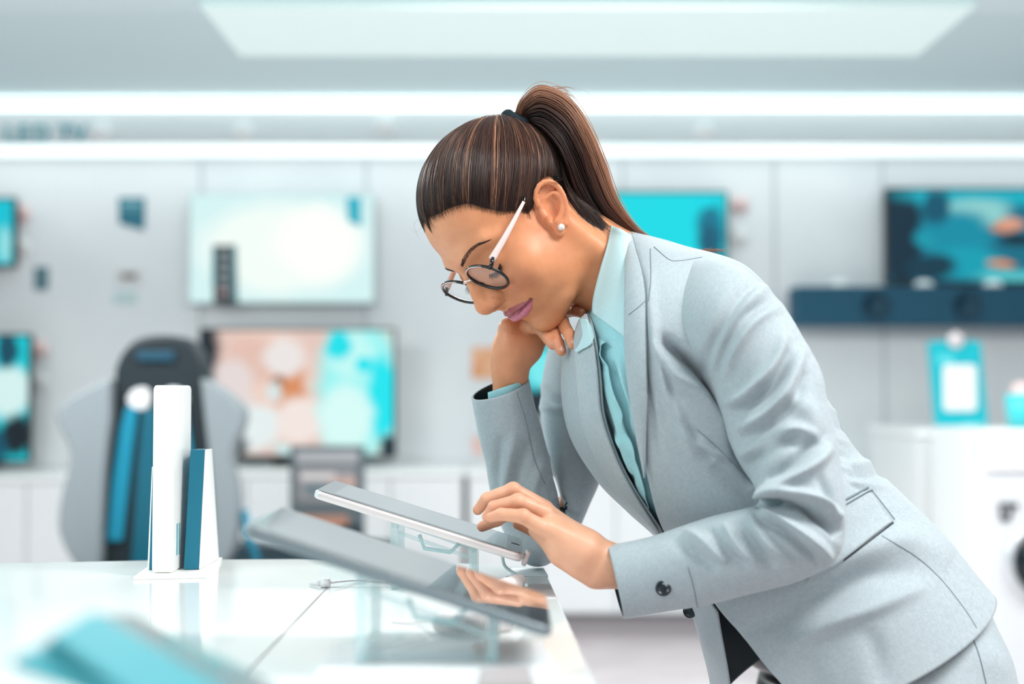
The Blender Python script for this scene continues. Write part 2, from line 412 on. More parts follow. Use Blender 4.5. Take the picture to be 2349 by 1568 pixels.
def build_hair(person):
    HM = hair_material('brown_hair')
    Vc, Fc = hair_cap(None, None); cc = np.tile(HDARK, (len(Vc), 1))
    # strands over the cap
    N = 5600; m = CAPM; rg = RNG
    ph = rg.random(N) * CAPN; i0 = ph.astype(int) % CAPN; i1 = (i0 + 1) % CAPN; w = (ph - ph.astype(int))[:, None, None]
    D = HD[i0] * (1 - w) + HD[i1] * w; r = HRAD[i0] * (1 - w[..., 0]) + HRAD[i1] * w[..., 0]
    s = np.linspace(0, 1, m)[None]
    # wander sideways
    wob = (rg.normal(0, 1, (N, 1)) * np.sin(s * math.pi) * .030 + rg.normal(0, 1, (N, 1)) * np.sin(s * 2 * math.pi) * .008)
    s0 = rg.normal(0, .06, (N, 1)); D = D + (D[:, :1] - D[:, 3:4]) * np.clip(-s0, -.06, .3)[..., None] * 3 * np.clip(1 - s * 4, 0, 1)[..., None]
    T = np.gradient(D, axis=1); S = np.cross(D, T); S /= np.linalg.norm(S, axis=-1, keepdims=True) + 1e-9
    D = D + S * wob[..., None]; D /= np.linalg.norm(D, axis=-1, keepdims=True)
    st = np.clip(rg.random((N, 1)) ** 3 * .10, 0, .1); 
    r = r + rg.normal(.1, .45, (N, 1)) * np.sin(np.clip(s * 1.5, 0, 1) * math.pi / 2) + .25
    P = h2w(SKULLC + D * r[..., None])
    wd = (.00024 + .00020 * rg.random((N, 1))) * np.clip(np.minimum(s / .12, 1), .12, 1)
    side = np.cross(T, D) @ HR.T
    V1, F1 = ribbons(P, np.broadcast_to(wd, (N, m)), side)
    clump = .5 + .5 * np.sin(ph * .75) * np.sin(ph * .31 + 1); top = HD[i0, CAPM // 3, 2]
    u = np.clip(.02 + .42 * rg.random(N) + .6 * (rg.random(N) ** 2) * (clump > .55) , 0, 1)
    c1 = tones(N, m, 0, u)
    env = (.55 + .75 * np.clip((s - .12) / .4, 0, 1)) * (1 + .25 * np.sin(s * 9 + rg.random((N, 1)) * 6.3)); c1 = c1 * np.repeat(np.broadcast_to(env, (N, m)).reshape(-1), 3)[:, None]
    # ponytail: strands between an outer and an inner guide
    outer = [pt(*q) for q in ((1180, 268, 1.553), (1196, 235, 1.553), (1238, 208, 1.556), (1302, 236, 1.558), (1352, 306, 1.562), (1384, 380, 1.568), (1416, 460, 1.575), (1464, 524, 1.585), (1530, 566, 1.60))]
    inner = [pt(*q) for q in ((1216, 292, 1.552), (1228, 296, 1.553), (1250, 312, 1.556), (1282, 352, 1.558), (1304, 405, 1.562), (1324, 455, 1.568), (1362, 506, 1.575), (1430, 550, 1.588), (1500, 570, 1.60))]
    mm = 44; O = catmull(outer, mm); I = catmull(inner, mm); N2 = 2300
    a = rg.random(N2); b = rg.normal(0, 1, N2); sh = a ** .8
    q = np.linspace(0, 1, mm)
    dep = (.010 + .016 * np.sin(np.clip(q * 1.15, 0, 1) * math.pi))[None] * np.clip(b, -2, 2)[:, None] * .8
    cen = O[None] * (1 - sh)[:, None, None] + I[None] * sh[:, None, None]
    wob = rg.normal(0, 1, (N2, 1)) * np.sin(q * math.pi)[None] * .0022 + rg.normal(0, 1, (N2, 1)) * np.sin(q * 2 * math.pi)[None] * .0012
    Pn = cen + np.array([0, 1., 0]) * dep[..., None] + (O - I)[None] / .045 * wob[..., None]
    # cut each strand at its own length
    ln = np.where(rg.random(N2) < .12, .3 + .5 * rg.random(N2), .86 + .14 * rg.random(N2))
    tt = q[None] * ln[:, None] * (mm - 1); k0 = np.clip(tt.astype(int), 0, mm - 2); fr = (tt - k0)[..., None]; ar = np.arange(N2)[:, None]
    Pn = Pn[ar, k0] * (1 - fr) + Pn[ar, k0 + 1] * fr
    side2 = np.broadcast_to(np.array([.6, 0, .5]), Pn.shape)
    wd2 = (.00030 + .0003 * rg.random((N2, 1))) * np.clip((1 - q) / .15, .1, 1)[None]
    V2, F2 = ribbons(Pn, wd2, side2)
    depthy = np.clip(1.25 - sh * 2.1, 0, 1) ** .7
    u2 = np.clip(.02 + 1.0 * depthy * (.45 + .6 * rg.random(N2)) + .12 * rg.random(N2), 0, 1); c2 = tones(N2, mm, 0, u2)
    # loose wisps: tuft above the tie, flyaways, temple and nape fuzz
    W = []
    for k in range(90):
        e = np.array([1235 + 60 * rg.random(), 198 + 38 * rg.random()]); g = e + np.array([14 + 34 * rg.random(), 4 + 24 * rg.random()])
        y = 1.55 + rg.normal(0, .006)
        W.append(catmull([pt(1188 + rg.random() * 14, 252, y), pt(1206 + rg.random() * 12, 222 + rg.random() * 10, y), pt(*e, y), pt(*g, y + .003)], 16))
    for pth in (((1240, 205), (1285, 197), (1340, 208), (1384, 238)), ((1330, 300), (1372, 350), (1400, 420), (1430, 470)), ((1560, 600), (1600, 596), (1640, 585), (1660, 566)), ((1290, 230), (1340, 290), (1390, 380), (1402, 430)),
                ((962, 500), (950, 515), (958, 540), (966, 552)), ((968, 520), (956, 532), (948, 530), (940, 520)), ((1080, 290), (1120, 272), (1160, 268), (1180, 272))):
        W.append(catmull([pt(x, y, 1.555) for x, y in pth], 16))
    for k in range(34):
        x = 1610 + 50 * rg.random(); W.append(catmull([pt(x - 50, 572 + rg.random() * 4, 1.56), pt(x - 10, 574 + rg.normal(0, 2), 1.56), pt(x + 22, 574 + rg.normal(0, 5), 1.56)], 16))
    W = np.array(W); wd3 = np.full((len(W), 16), .00016) * np.clip((1 - np.linspace(0, 1, 16)) / .3, .2, 1)[None]; wd3[:90] *= 2.6
    V3, F3 = ribbons(W, wd3, np.broadcast_to(np.array([0, 1., .3]), W.shape)); c3 = tones(len(W), 16, 0, .55 + .4 * rg.random(len(W)))
    # wispy hairline fuzz lying on the skin
    NF = 900; phf = rg.random(NF) * CAPN; i0 = phf.astype(int); P0 = HD[i0, 0]; P1 = HD[i0, 6]
    out = slerp(P0, P1, np.full(NF, -.45)); q = np.linspace(0, 1, 10)
    Dn = np.stack([slerp(P1, P0 * .5 + out * .5, np.full(NF, x)) for x in q], 1)
    S = np.cross(Dn, np.gradient(Dn, axis=1)); S /= np.linalg.norm(S, axis=-1, keepdims=True) + 1e-9
    Dn = Dn + S * (rg.normal(.07, .06, (NF, 1)) * (q ** 2)[None] + rg.normal(0, .02, (NF, 1)))[..., None]; Dn /= np.linalg.norm(Dn, axis=-1, keepdims=True)
    rf = skull_r(Dn.reshape(-1, 3)).reshape(NF, 10) + .5 + (1 - q)[None] * .8
    V4, F4 = ribbons(h2w(SKULLC + Dn * rf[..., None]), np.full((NF, 10), .00019) * np.clip((1 - q) / .5, .15, 1)[None], h2w(Dn) * 0 + np.array([.5, .5, .5])); c4 = tones(NF, 10, 0, .12 + .25 * rg.random(NF))
    V, F, cl, n = [], [], [], 0
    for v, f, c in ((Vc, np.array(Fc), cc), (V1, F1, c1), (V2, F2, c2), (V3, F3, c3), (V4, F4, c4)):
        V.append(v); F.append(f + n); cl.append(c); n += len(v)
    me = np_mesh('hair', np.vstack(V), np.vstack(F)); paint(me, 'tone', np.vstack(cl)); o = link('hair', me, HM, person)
    # hair tie: a soft fabric ring round the root of the ponytail
    ax = (O[3] + I[3] - O[0] - I[0]); ax /= np.linalg.norm(ax)
    ca = pt(1160, 272, 1.553); cb = pt(1222, 296, 1.553); cen = (ca + cb) / 2; u = (cb - ca) / 2; v = np.array([0, 1., 0]) * .017
    path = [cen + u * 1.0 * math.cos(t) + v * math.sin(t) + np.array([.15, 0, .35]) * .008 * (1 + math.cos(2 * t)) * .5 for t in np.linspace(0, 2 * math.pi, 48, endpoint=False)]
    tubeo('hair_tie', path, [.0068 + .0006 * math.sin(9 * t) for t in np.linspace(0, 2 * math.pi, 48, endpoint=False)], mat('black_elastic', (10, 34, 44), .8), person, 14, True)
    return o
# ================================================================ hands and the rest of the body
FINGERS_N = [  # near (left) hand: pinky, ring, middle, index, thumb; (px, py, depth), radius mm
    ([(1254, 1216, 1.400), (1200, 1184, 1.392), (1150, 1179, 1.396), (1127, 1186, 1.400)], [8.6, 7.0, 6.2, 5.0]),
    ([(1252, 1178, 1.414), (1188, 1150, 1.408), (1134, 1163, 1.412), (1117, 1184, 1.416)], [9.2, 7.6, 6.6, 5.2]),
    ([(1250, 1168, 1.432), (1177, 1124, 1.428), (1117, 1144, 1.432), (1096, 1169, 1.436)], [9.4, 7.7, 6.7, 5.2]),
    ([(1250, 1180, 1.450), (1190, 1160, 1.450), (1140, 1192, 1.452), (1106, 1207, 1.456)], [9.2, 7.6, 6.6, 5.4]),
    ([(1330, 1262, 1.440), (1275, 1235, 1.462), (1225, 1212, 1.468), (1190, 1200, 1.468)], [13, 10.5, 8.4, 6.5])]
PALM_N = [(1405, 1298, 1.408), (1340, 1262, 1.412), (1290, 1218, 1.416), (1254, 1182, 1.420)]
FINGERS_F = [
    ([(1196, 748, 1.592), (1238, 752, 1.556), (1258, 777, 1.536), (1268, 791, 1.529)], [8.5, 6.9, 6.2, 5.2]),
    ([(1216, 742, 1.598), (1263, 752, 1.553), (1279, 785, 1.528), (1288, 805, 1.520)], [9.0, 7.4, 6.6, 5.4]),
    ([(1236, 732, 1.604), (1289, 738, 1.553), (1305, 766, 1.520), (1314, 789, 1.508)], [9.2, 7.2, 6.4, 5.4]),
    ([(1250, 720, 1.610), (1300, 712, 1.585), (1322, 712, 1.566), (1336, 718, 1.556)], [9.2, 7.4, 6.6, 5.6]),
    ([(1172, 790, 1.582), (1168, 752, 1.584), (1192, 728, 1.596), (1222, 716, 1.610)], [14, 11, 9, 7])]
def mk_hand(fingers, palmfn):
    fs = [([pt(*p) for p in ps], [r / 1000 for r in rs]) for ps, rs in fingers]
    def f(P):
        d = palmfn(P)
        for i, (p, r) in enumerate(fs):
            e = chain(P, p, r, .0015)
            # knuckle swellings and flexion hollows
            e = smin(e, sph(P, p[1], r[1] * 1.02), .003)
            d = smin(d, e, .0022)
        return d
    return f, fs
def palm_n(P):
    A = [pt(*q) for q in PALM_N]; up = np.array([0, .0, 1.])
    d = cap(P, pt(1520, 1312, 1.40), A[0], .021, .0195)
    d = smin(d, cap(P, A[0], A[1], .0195, .021), .01)
    for p, r in (((1258, 1212, 1.400), 9.5), ((1262, 1196, 1.414), 10.5), ((1260, 1182, 1.430), 10.5), ((1264, 1190, 1.446), 10.5)):
        d = smin(d, cap(P, A[1] + np.array([0, (p[2] - 1.42) * .5, 0]), pt(*p), .0185, r / 1000), .008)
    d = smin(d, cap(P, pt(1362, 1322, 1.402), pt(1290, 1268, 1.405), .011, .012), .014); d = smin(d, cap(P, pt(1290, 1262, 1.41), pt(1236, 1214, 1.42), .012, .0105), .012)
    return d
def palm_f(P):
    w0, w1 = pt(1171, 900, 1.60), pt(1170, 842, 1.592)
    d = cap(P, w0, w1, .0200, .0195)
    d = smin(d, cap(P, w1, pt(1182, 800, 1.592), .0195, .020), .01)
    for p, r in (((1200, 752, 1.592), 12), ((1212, 746, 1.600), 12), ((1226, 742, 1.608), 12), ((1232, 740, 1.616), 12)):
        d = smin(d, cap(P, pt(1186, 800, 1.592), pt(*p), .017, r / 1000), .012)
    d = smin(d, cap(P, pt(1222, 800, 1.588), pt(1236, 766, 1.592), .010, .010), .014)      # heel of the palm
    d = smin(d, cap(P, pt(1150, 810, 1.588), pt(1166, 756, 1.586), .0085, .010), .014)
    return d
HAND_N, FN = mk_hand(FINGERS_N, palm_n)
HAND_F, FF = mk_hand(FINGERS_F, palm_f)
HIP = (2062, 1512, 1.53)
def under_body(P):
    """the body inside the clothes"""
    ch = pt(1535, 830, 1.545); ab = pt(1745, 1155, 1.54); hp = pt(*HIP); nk = h2w(NECKC)
    d = cap(P, nk, ch, .045, .070); d = smin(d, cap(P, ch, ab, .072, .060), .05); d = smin(d, cap(P, ab, hp, .060, .090), .05)
    for sy, arm in ((-1, [pt(1650, 700, 1.42), pt(1790, 980, 1.38), pt(1870, 1230, 1.345), pt(1450, 1302, 1.405)]), (1, [pt(1415, 830, 1.70), pt(1332, 1110, 1.675), pt(1250, 1240, 1.628), pt(1171, 900, 1.60)])):
        d = smin(d, chain(P, [ch + np.array([0, sy * .06, .0])] + arm, [.05, .028, .015 if sy > 0 else .022, .011 if sy > 0 else .016, .018], 0), .004 if sy > 0 else .015)
        h = hp + np.array([.0, sy * .065, -.02]); kn = np.array([h[0] + .18, h[1], .46]); an = np.array([h[0] + .30, h[1], .09])
        d = smin(d, chain(P, [h, kn, an], [.075, .050, .036], .02), .05)
        d = smin(d, cap(P, an - np.array([0, 0, .04]), an + np.array([-.15, 0, -.06]), .035, .026), .03)
    return d
def skin_material():
    m = mat('skin', (214, 152, 118), .42, spec=.4, Subsurface_Weight=.25, Subsurface_Scale=.012)
    m.node_tree.nodes['Principled BSDF'].inputs['Subsurface Radius'].default_value = (1, .35, .2)
    N, L, b = nodes(m); a = N.new('ShaderNodeVertexColor'); a.layer_name = 'tone'
    tc = N.new('ShaderNodeTexCoord'); nz = N.new('ShaderNodeTexNoise'); nz.inputs['Scale'].default_value = 45; nz.inputs['Detail'].default_value = 5
    L.new(tc.outputs['Object'], nz.inputs['Vector'])
    mx = N.new('ShaderNodeMix'); mx.data_type = 'RGBA'; mx.blend_type = 'MULTIPLY'; mx.inputs['Factor'].default_value = .5
    r = N.new('ShaderNodeValToRGB'); r.color_ramp.elements[0].color = (.80, .70, .64, 1); r.color_ramp.elements[1].color = (1.05, 1.05, 1.05, 1); r.color_ramp.elements[0].position = .3; r.color_ramp.elements[1].position = .65
    L.new(nz.outputs['Fac'], r.inputs[0]); L.new(a.outputs[0], mx.inputs['A']); L.new(r.outputs[0], mx.inputs['B']); L.new(mx.outputs['Result'], b.inputs['Base Color'])
    n2 = N.new('ShaderNodeTexNoise'); n2.inputs['Scale'].default_value = 900; bp = N.new('ShaderNodeBump'); bp.inputs['Strength'].default_value = .12; bp.inputs['Distance'].default_value = .0004
    L.new(tc.outputs['Object'], n2.inputs['Vector']); L.new(n2.outputs['Fac'], bp.inputs['Height']); L.new(bp.outputs[0], b.inputs['Normal'])
    return m
def lin(c): return np.array(s2l(c)[:3])
def sstep(a, b, x): t = np.clip((x - a) / (b - a), 0, 1); return t * t * (3 - 2 * t)
def refine(V, F):
    """finer faces around mouth and nostrils"""
    me = np_mesh('t', V, F); bm = bmesh.new(); bm.from_mesh(me); bpy.data.meshes.remove(me)
    p = w2h(V); m = (p[:, 0] > 66) & (abs(p[:, 1]) < 35) & (p[:, 2] > -62) & (p[:, 2] < -17); bm.verts.ensure_lookup_table()
    fs = [f for f in bm.faces if all(m[v.index] for v in f.verts)]
    ed = list({e for f in fs for e in f.edges})
    bmesh.ops.subdivide_edges(bm, edges=ed, cuts=2, use_grid_fill=True); bmesh.ops.triangulate(bm, faces=[f for f in bm.faces if len(f.verts) > 4])
    nV = np.array([v.co[:] for v in bm.verts]); n0 = len(V); W = nV[n0:]
    for _ in range(2):
        e = 3e-4; f0 = head_f(W); G = np.stack([head_f(W + np.eye(3)[k] * e) - head_f(W - np.eye(3)[k] * e) for k in range(3)], 1) / (2 * e)
        W = W - np.clip(f0, -8e-4, 8e-4)[:, None] * G / np.maximum((G * G).sum(1), .25)[:, None]
    nV[n0:] = W
    bmesh.ops.triangulate(bm, faces=bm.faces); nF = np.array([[v.index for v in f.verts] for f in bm.faces]); bm.free()
    return nV, nF
def build_body(person, q=1.0):
    T0 = __import__('time').time()
    V1, F1 = surface(head_f, (-.17, 1.36, 1.09), (.24, 1.74, 1.43), .0015 * q)
    V1, F1 = refine(V1, F1)
    p = w2h(V1); Q = p.copy(); Q[:, 1] = abs(Q[:, 1]); base = lin((220, 150, 108)); col = np.tile(base, (len(V1), 1))
    def mix(w, c): nonlocal col; col = col + (lin(c) - col) * np.asarray(w)[:, None]
    mix(.45 * np.exp(-((Q - (78, 38, -22)) ** 2).sum(1) / 22 ** 2), (214, 130, 98))
    mix(.35 * np.exp(-((Q - (104, 0, -14)) ** 2).sum(1) / 14 ** 2), (222, 142, 112))
    mix(.35 * np.exp(-((Q - (0, 72, 0)) ** 2).sum(1) / 34 ** 2), (222, 128, 92))
    mix(.4 * np.exp(-((Q - (86, 0, 60)) ** 2).sum(1) / 34 ** 2), (222, 170, 148))
    up = chain(Q, *LIPS[0]); lo = chain(Q, *LIPS[1]); gr = chain(Q, *LIPS[2])
    mix(1 - sstep(-.2, 1.3, up), (168, 92, 102)); mix((1 - sstep(-.2, 1.3, lo)) * (lo < up), (206, 122, 146))
    mix(.7 * (1 - sstep(.2, 1.6, gr)), (120, 44, 62))
    mix(.35 * np.exp(-((Q - (80, 33, 17)) ** 2).sum(1) / 9 ** 2), (168, 100, 76))
    parts = [(V1, F1, col)]
    for f, fs, lo_, hi_, nails in ((HAND_N, FN, pt(1440, 1380, 1.36) - .06, pt(1080, 1100, 1.48), 0), (HAND_F, FF, 0, 0, 1)):
        allp = np.array([x for ps, _ in fs for x in ps] + ([pt(*PALM_N[0])] if not nails else [pt(1171, 900, 1.60)]))
        V, F = surface(f, allp.min(0) - .032, allp.max(0) + .032, .0013 * q)
        c = np.tile(lin((226, 172, 142)) if not nails else lin((218, 152, 114)), (len(V), 1))
        for ps, rs in fs:
            d = np.linalg.norm(V - ps[3], axis=1); w = np.exp(-(d / .014) ** 2) * .35; c = c + (lin((222, 146, 118)) - c) * w[:, None]
            w = np.exp(-(np.linalg.norm(V - ps[1], axis=1) / .010) ** 2) * .3; c = c + (lin((206, 138, 108)) - c) * w[:, None]
        parts.append((V, F, c))
    V, F = surface(under_body, (-.05, 1.2, .0), (1.05, 1.85, 1.30), .012)
    parts.append((V, F, np.tile(base, (len(V), 1))))
    n = 0; VV, FFs, CC = [], [], []
    for v, f, c in parts: VV.append(v); FFs.append(np.asarray(f) + n); CC.append(c); n += len(v)
    FFs = [f if f.shape[1] == 3 else np.vstack([f[:, [0, 1, 2]], f[:, [0, 2, 3]]]) for f in FFs]
    me = np_mesh('body', np.vstack(VV), np.vstack(FFs)); paint(me, 'tone', np.vstack(CC))
    print('body', n, __import__('time').time() - T0)
    return link('body', me, skin_material(), person)
def build_nails(person):
    NM = mat('nail', (226, 172, 146), .25)
    for ps, rs in FF[:4]:
        V, F = [], []
        a, b = ps[2], ps[3]; t = (b - a) / np.linalg.norm(b - a); o = np.array([.25, -1, .25]); o -= t * (o @ t); o /= np.linalg.norm(o); s = np.cross(t, o)
        c = b + o * (rs[3] * 1.01) - t * .001; k = len(V); n = 14
        V += [c + o * .0005] + [c + t * .0052 * math.cos(u) + s * .0034 * math.sin(u) - o * .0012 * math.sin(u) ** 2 for u in np.linspace(0, 2 * math.pi, n, endpoint=False)]
        F += [(k, k + 1 + i, k + 1 + (i + 1) % n) for i in range(n)]
        k2 = len(V); V += [v - o * .0016 for v in V[k + 1:k + 1 + n]]; F += [(k + 1 + i, k2 + i, k2 + (i + 1) % n, k + 1 + (i + 1) % n) for i in range(n)]
        link('fingernail', mesh('fingernail', V, F), NM, person)

def hairs_on_skin(name, person, m, roots, dirs, length, width, curl=0.0, n=7, lift=.3):
    """short hairs: roots (N,3) local, dirs (N,3) local"""
    q = np.linspace(0, 1, n)[None, :, None]; L = np.asarray(length)[:, None, None]
    P = roots[:, None] + dirs[:, None] * q * L + np.array([1., 0, 0]) * (curl * q * q * L)
    r = np.full((len(roots), n), width) * np.clip((1 - q[..., 0]) / .6, .15, 1)
    V, F = ribbons(h2w(P), r, np.broadcast_to(np.array([.3, 1, .4]), P.shape))
    return link(name, np_mesh(name, V, F), m, person)
def snap(y, z, off=0.0):
    y, z = np.broadcast_arrays(np.atleast_1d(y), np.atleast_1d(z)); return np.stack([surfx(abs(y), z) + off, y, z], -1)
def build_face_hair(person):
    BR = mat('brow_hair', (62, 38, 30), .6); LA = mat('lash_black', (14, 12, 13), .5)
    ax = catmull([(10, 33), (20, 36.5), (31, 39), (41, 38), (50, 32)], 60); ly = catmull([(19, 4.5), (25, 2.5), (31, 2.0), (37, 3.2), (43, 6.5)], 50)
    for s in (1, -1):
        N = 420; t = RNG.random(N); k = (t * 59).astype(int); y, z = ax[k].T; wid = 3.4 * (1 - t) ** .5 * (.55 + .45 * np.minimum(1, t * 5)) + .5
        z = z + RNG.uniform(-1, 1, N) * wid * .75; R = snap(y * s, z, .1); B = snap((y + 3) * s, z + 1.2 - 3.2 * t, .3)
        D = B - R; D /= np.linalg.norm(D, axis=1)[:, None]; D[:, 0] += .12; D[:, 2] += .5 * (1 - t) * np.where(z < ax[k][:, 1], 1, .1)
        D /= np.linalg.norm(D, axis=1)[:, None]; hairs_on_skin('eyebrow', person, BR, R, D, 3.4 + 2.6 * RNG.random(N), .00014)
        N = 120; k = (RNG.random(N) * 49).astype(int); t = k / 49; y, z = ly[k].T; R = snap(y * s, z + RNG.uniform(-.4, .4, N), -.3)
        D = np.stack([np.full(N, .8), (.25 + .9 * (t - .3)) * s, np.full(N, -.55)], 1) + RNG.normal(0, .12, (N, 3)); D /= np.linalg.norm(D, axis=1)[:, None]
        hairs_on_skin('eyelashes', person, LA, R, D, 6.0 + 4.5 * t + RNG.normal(0, .9, N), .0002)
        path = h2w(snap(ly[:, 0] * s, ly[:, 1], .1)); tubeo('eyelid_line', path, [.0005 + .0007 * math.sin(math.pi * i / 49) for i in range(50)], LA, person, 6)
# ================================================================ clothes: lofts whose sections follow front and back contours
from mathutils.bvhtree import BVHTree
class Loft:
    """rows = sections along the garment; angle 0 front contour, 90 towards the camera, 180 back contour, 270 far side"""
    def __init__(s, front, back, Y, near, far=None, nu=160, ex=1.0):
        far = near if far is None else far
        s.A = catmull([pt(x, y, d) for (x, y), d in zip(front, Y)], nu); s.B = catmull([pt(x, y, d) for (x, y), d in zip(back, Y)], nu)
        s.n = catmull([[a, b] for a, b in zip(near, far)], nu); s.nu = nu; s.ex = ex; s.grow = 0.0
    def at(s, i, v):
        """i: row indices, v: angles (same shape)"""
        c = (s.A[i] + s.B[i]) / 2; h = (s.A[i] - s.B[i]) / 2; L = np.linalg.norm(h, axis=-1, keepdims=True); h = h * (1 + s.grow / L)
        cs, sn = np.cos(v), np.sin(v); e = s.ex
        cs = np.sign(cs) * abs(cs) ** e; sn = np.sign(sn) * abs(sn) ** e
        w = np.where(sn > 0, s.n[i, 0], s.n[i, 1]) + s.grow
        return c + h * cs[..., None] + np.array([0, -1., 0]) * (w * sn)[..., None]
    def grid(s, nv, v0=None, v1=None, i0=0, i1=None):
        i1 = s.nu if i1 is None else i1; I = np.arange(i0, i1)[:, None] * np.ones((1, nv), int)
        closed = v0 is None
        if closed: W = np.linspace(0, 2 * math.pi, nv, endpoint=False)[None] * np.ones((i1 - i0, 1))
        else: t = np.linspace(0, 1, nv)[None]; W = v0[i0:i1, None] * (1 - t) + v1[i0:i1, None] * t
        return s.at(I, W), closed
def grid_faces(m, n, closed):
    i = np.arange(m - 1)[:, None]; j = np.arange(n if closed else n - 1)[None]; k = (j + 1) % n
    return np.stack([i * n + j, (i + 1) * n + j, (i + 1) * n + k, i * n + k], -1).reshape(-1, 4)
def gnormals(G, closed):
    du = np.gradient(G, axis=0); dv = (np.roll(G, -1, 1) - np.roll(G, 1, 1)) if closed else np.gradient(G, axis=1)
    N = np.cross(du, dv); return N / (np.linalg.norm(N, axis=-1, keepdims=True) + 1e-12)
def folds(G, closed, F, outward, near_only=True, FOLD=1.5):
    """press ridges (+) and valleys (-) into a cloth grid along strokes given as photo points; outward = sign of the normal"""
    N = gnormals(G, closed) * outward; x, y = projn(G); disp = np.zeros(G.shape[:2])
    vis = np.clip(-N[..., 1] * 3 + .6, 0, 1) if near_only else 1.0
    for line, w, h in F:
        L = catmull(line, 24); best = np.full(G.shape[:2], 1e9); tt = np.zeros(G.shape[:2])
        for k in range(23):
            a = L[k]; d = L[k + 1] - a; l2 = d @ d; px = x - a[0]; py = y - a[1]
            t = np.clip((px * d[0] + py * d[1]) / l2, 0, 1); q = np.hypot(px - t * d[0], py - t * d[1]); m = q < best
            best = np.where(m, q, best); tt = np.where(m, (k + t) / 23, tt)
        tap = np.sin(np.clip(tt, 0, 1) * math.pi) ** .6 * .9 + .1; tap = tap * np.clip(1 - (best / (3 * w)) ** 2, 0, 1)
        disp += FOLD * h / 1000 * np.exp(-(best / w) ** 2) * tap
    return G + N * (disp * vis)[..., None]
def wave(G, closed, outward, amp, scale, seed):
    """soft irregular unevenness of cloth"""
    r = np.random.default_rng(seed); N = gnormals(G, closed) * outward; d = np.zeros(G.shape[:2])
    for k in range(10):
        f = r.normal(0, 1, 3) * scale * (1 + k * .25); d += np.sin(G @ f + r.uniform(0, 6.28)) / (1 + k * .4)
    return G + N * (d * amp / 3)[..., None]
def cloth_obj(name, G, closed, mats, parent, thick=.0022, outward=1, flip=False):
    m, n = G.shape[:2]; F = grid_faces(m, n, closed)
    N = gnormals(G, closed)
    if outward > 0: pass
    else: F = F[:, ::-1]
    me = np_mesh(name, G.reshape(-1, 3), F)
    for x in mats: me.materials.append(x)
    o = link(name, me, None, parent)
    if thick:
        s = o.modifiers.new('thickness', 'SOLIDIFY'); s.thickness = thick; s.offset = -1
        if len(mats) > 1: s.material_offset = 1; s.material_offset_rim = 0
    return o
def bvh_of(G, closed):
    return BVHTree.FromPolygons([tuple(v) for v in G.reshape(-1, 3)], [tuple(f) for f in grid_faces(G.shape[0], G.shape[1], closed).tolist()])
def cast(bv, x, y, lift=0.0, fallback=1.5):
    d = Vector(ray(x, y)); o = Vector((0, 0, CAMH)); h = bv.ray_cast(o, d.normalized())
    if h[0] is None: return pt(x, y, fallback) + np.array([0, -lift, 0])
    n = np.array(h[1]); n = -n if n[1] > 0 else n
    return np.array(h[0]) + n * lift
def seam(name, bv, line, m, parent, r=.00035, lift=.0003, n=60):
    P = [cast(bv, *q, lift=lift) for q in catmull(line, n)]
    return tubeo(name, P, r, m, parent, 5)
def patch(bv, corners, lift, nu=18, nv=18):
    """grid laid over a surface between four photo points / edge polylines: top line and bottom line"""
    T, Bm = catmull(corners[0], nv), catmull(corners[1], nv)
    return np.array([[cast(bv, *(T[j] * (1 - u) + Bm[j] * u), lift=lift) for j in range(nv)] for u in np.linspace(0, 1, nu)])
def fabric(name, col, col2, weave=1500, bump=.25, rough=.85, sheen=.25):
    m = mat(name, col, rough, spec=.25, Sheen_Weight=sheen, Sheen_Roughness=.4); N, L, b = nodes(m)
    tc = N.new('ShaderNodeTexCoord'); mp = N.new('ShaderNodeMapping'); mp.inputs['Rotation'].default_value = (.3, .4, .75); L.new(tc.outputs['Object'], mp.inputs[0])
    hs = []
    for st in ((1, .12, .12), (.12, .12, 1)):
        m2 = N.new('ShaderNodeMapping'); m2.inputs['Scale'].default_value = st; L.new(mp.outputs[0], m2.inputs[0])
        w = N.new('ShaderNodeTexNoise'); w.inputs['Scale'].default_value = weave; w.inputs['Detail'].default_value = 2; L.new(m2.outputs[0], w.inputs['Vector']); hs.append(w)
    ad = N.new('ShaderNodeMath'); ad.operation = 'ADD'; L.new(hs[0].outputs['Fac'], ad.inputs[0]); L.new(hs[1].outputs['Fac'], ad.inputs[1])
    r = N.new('ShaderNodeValToRGB'); r.color_ramp.elements[0].color = s2l(col2); r.color_ramp.elements[1].color = s2l(col); r.color_ramp.elements[0].position = .75; r.color_ramp.elements[1].position = 1.2
    r.color_ramp.elements[0].position = .38; r.color_ramp.elements[1].position = .62
    hf = N.new('ShaderNodeMath'); hf.operation = 'MULTIPLY'; hf.inputs[1].default_value = .5; L.new(ad.outputs[0], hf.inputs[0])
    L.new(hf.outputs[0], r.inputs[0]); L.new(r.outputs[0], b.inputs['Base Color'])
    bp = N.new('ShaderNodeBump'); bp.inputs['Strength'].default_value = bump; bp.inputs['Distance'].default_value = .0003; L.new(ad.outputs[0], bp.inputs['Height']); L.new(bp.outputs[0], b.inputs['Normal'])
    return m
def xat(line):
    L = catmull(line, 200); o = np.argsort(L[:, 1]); return lambda y: np.interp(y, L[o, 1], L[o, 0])

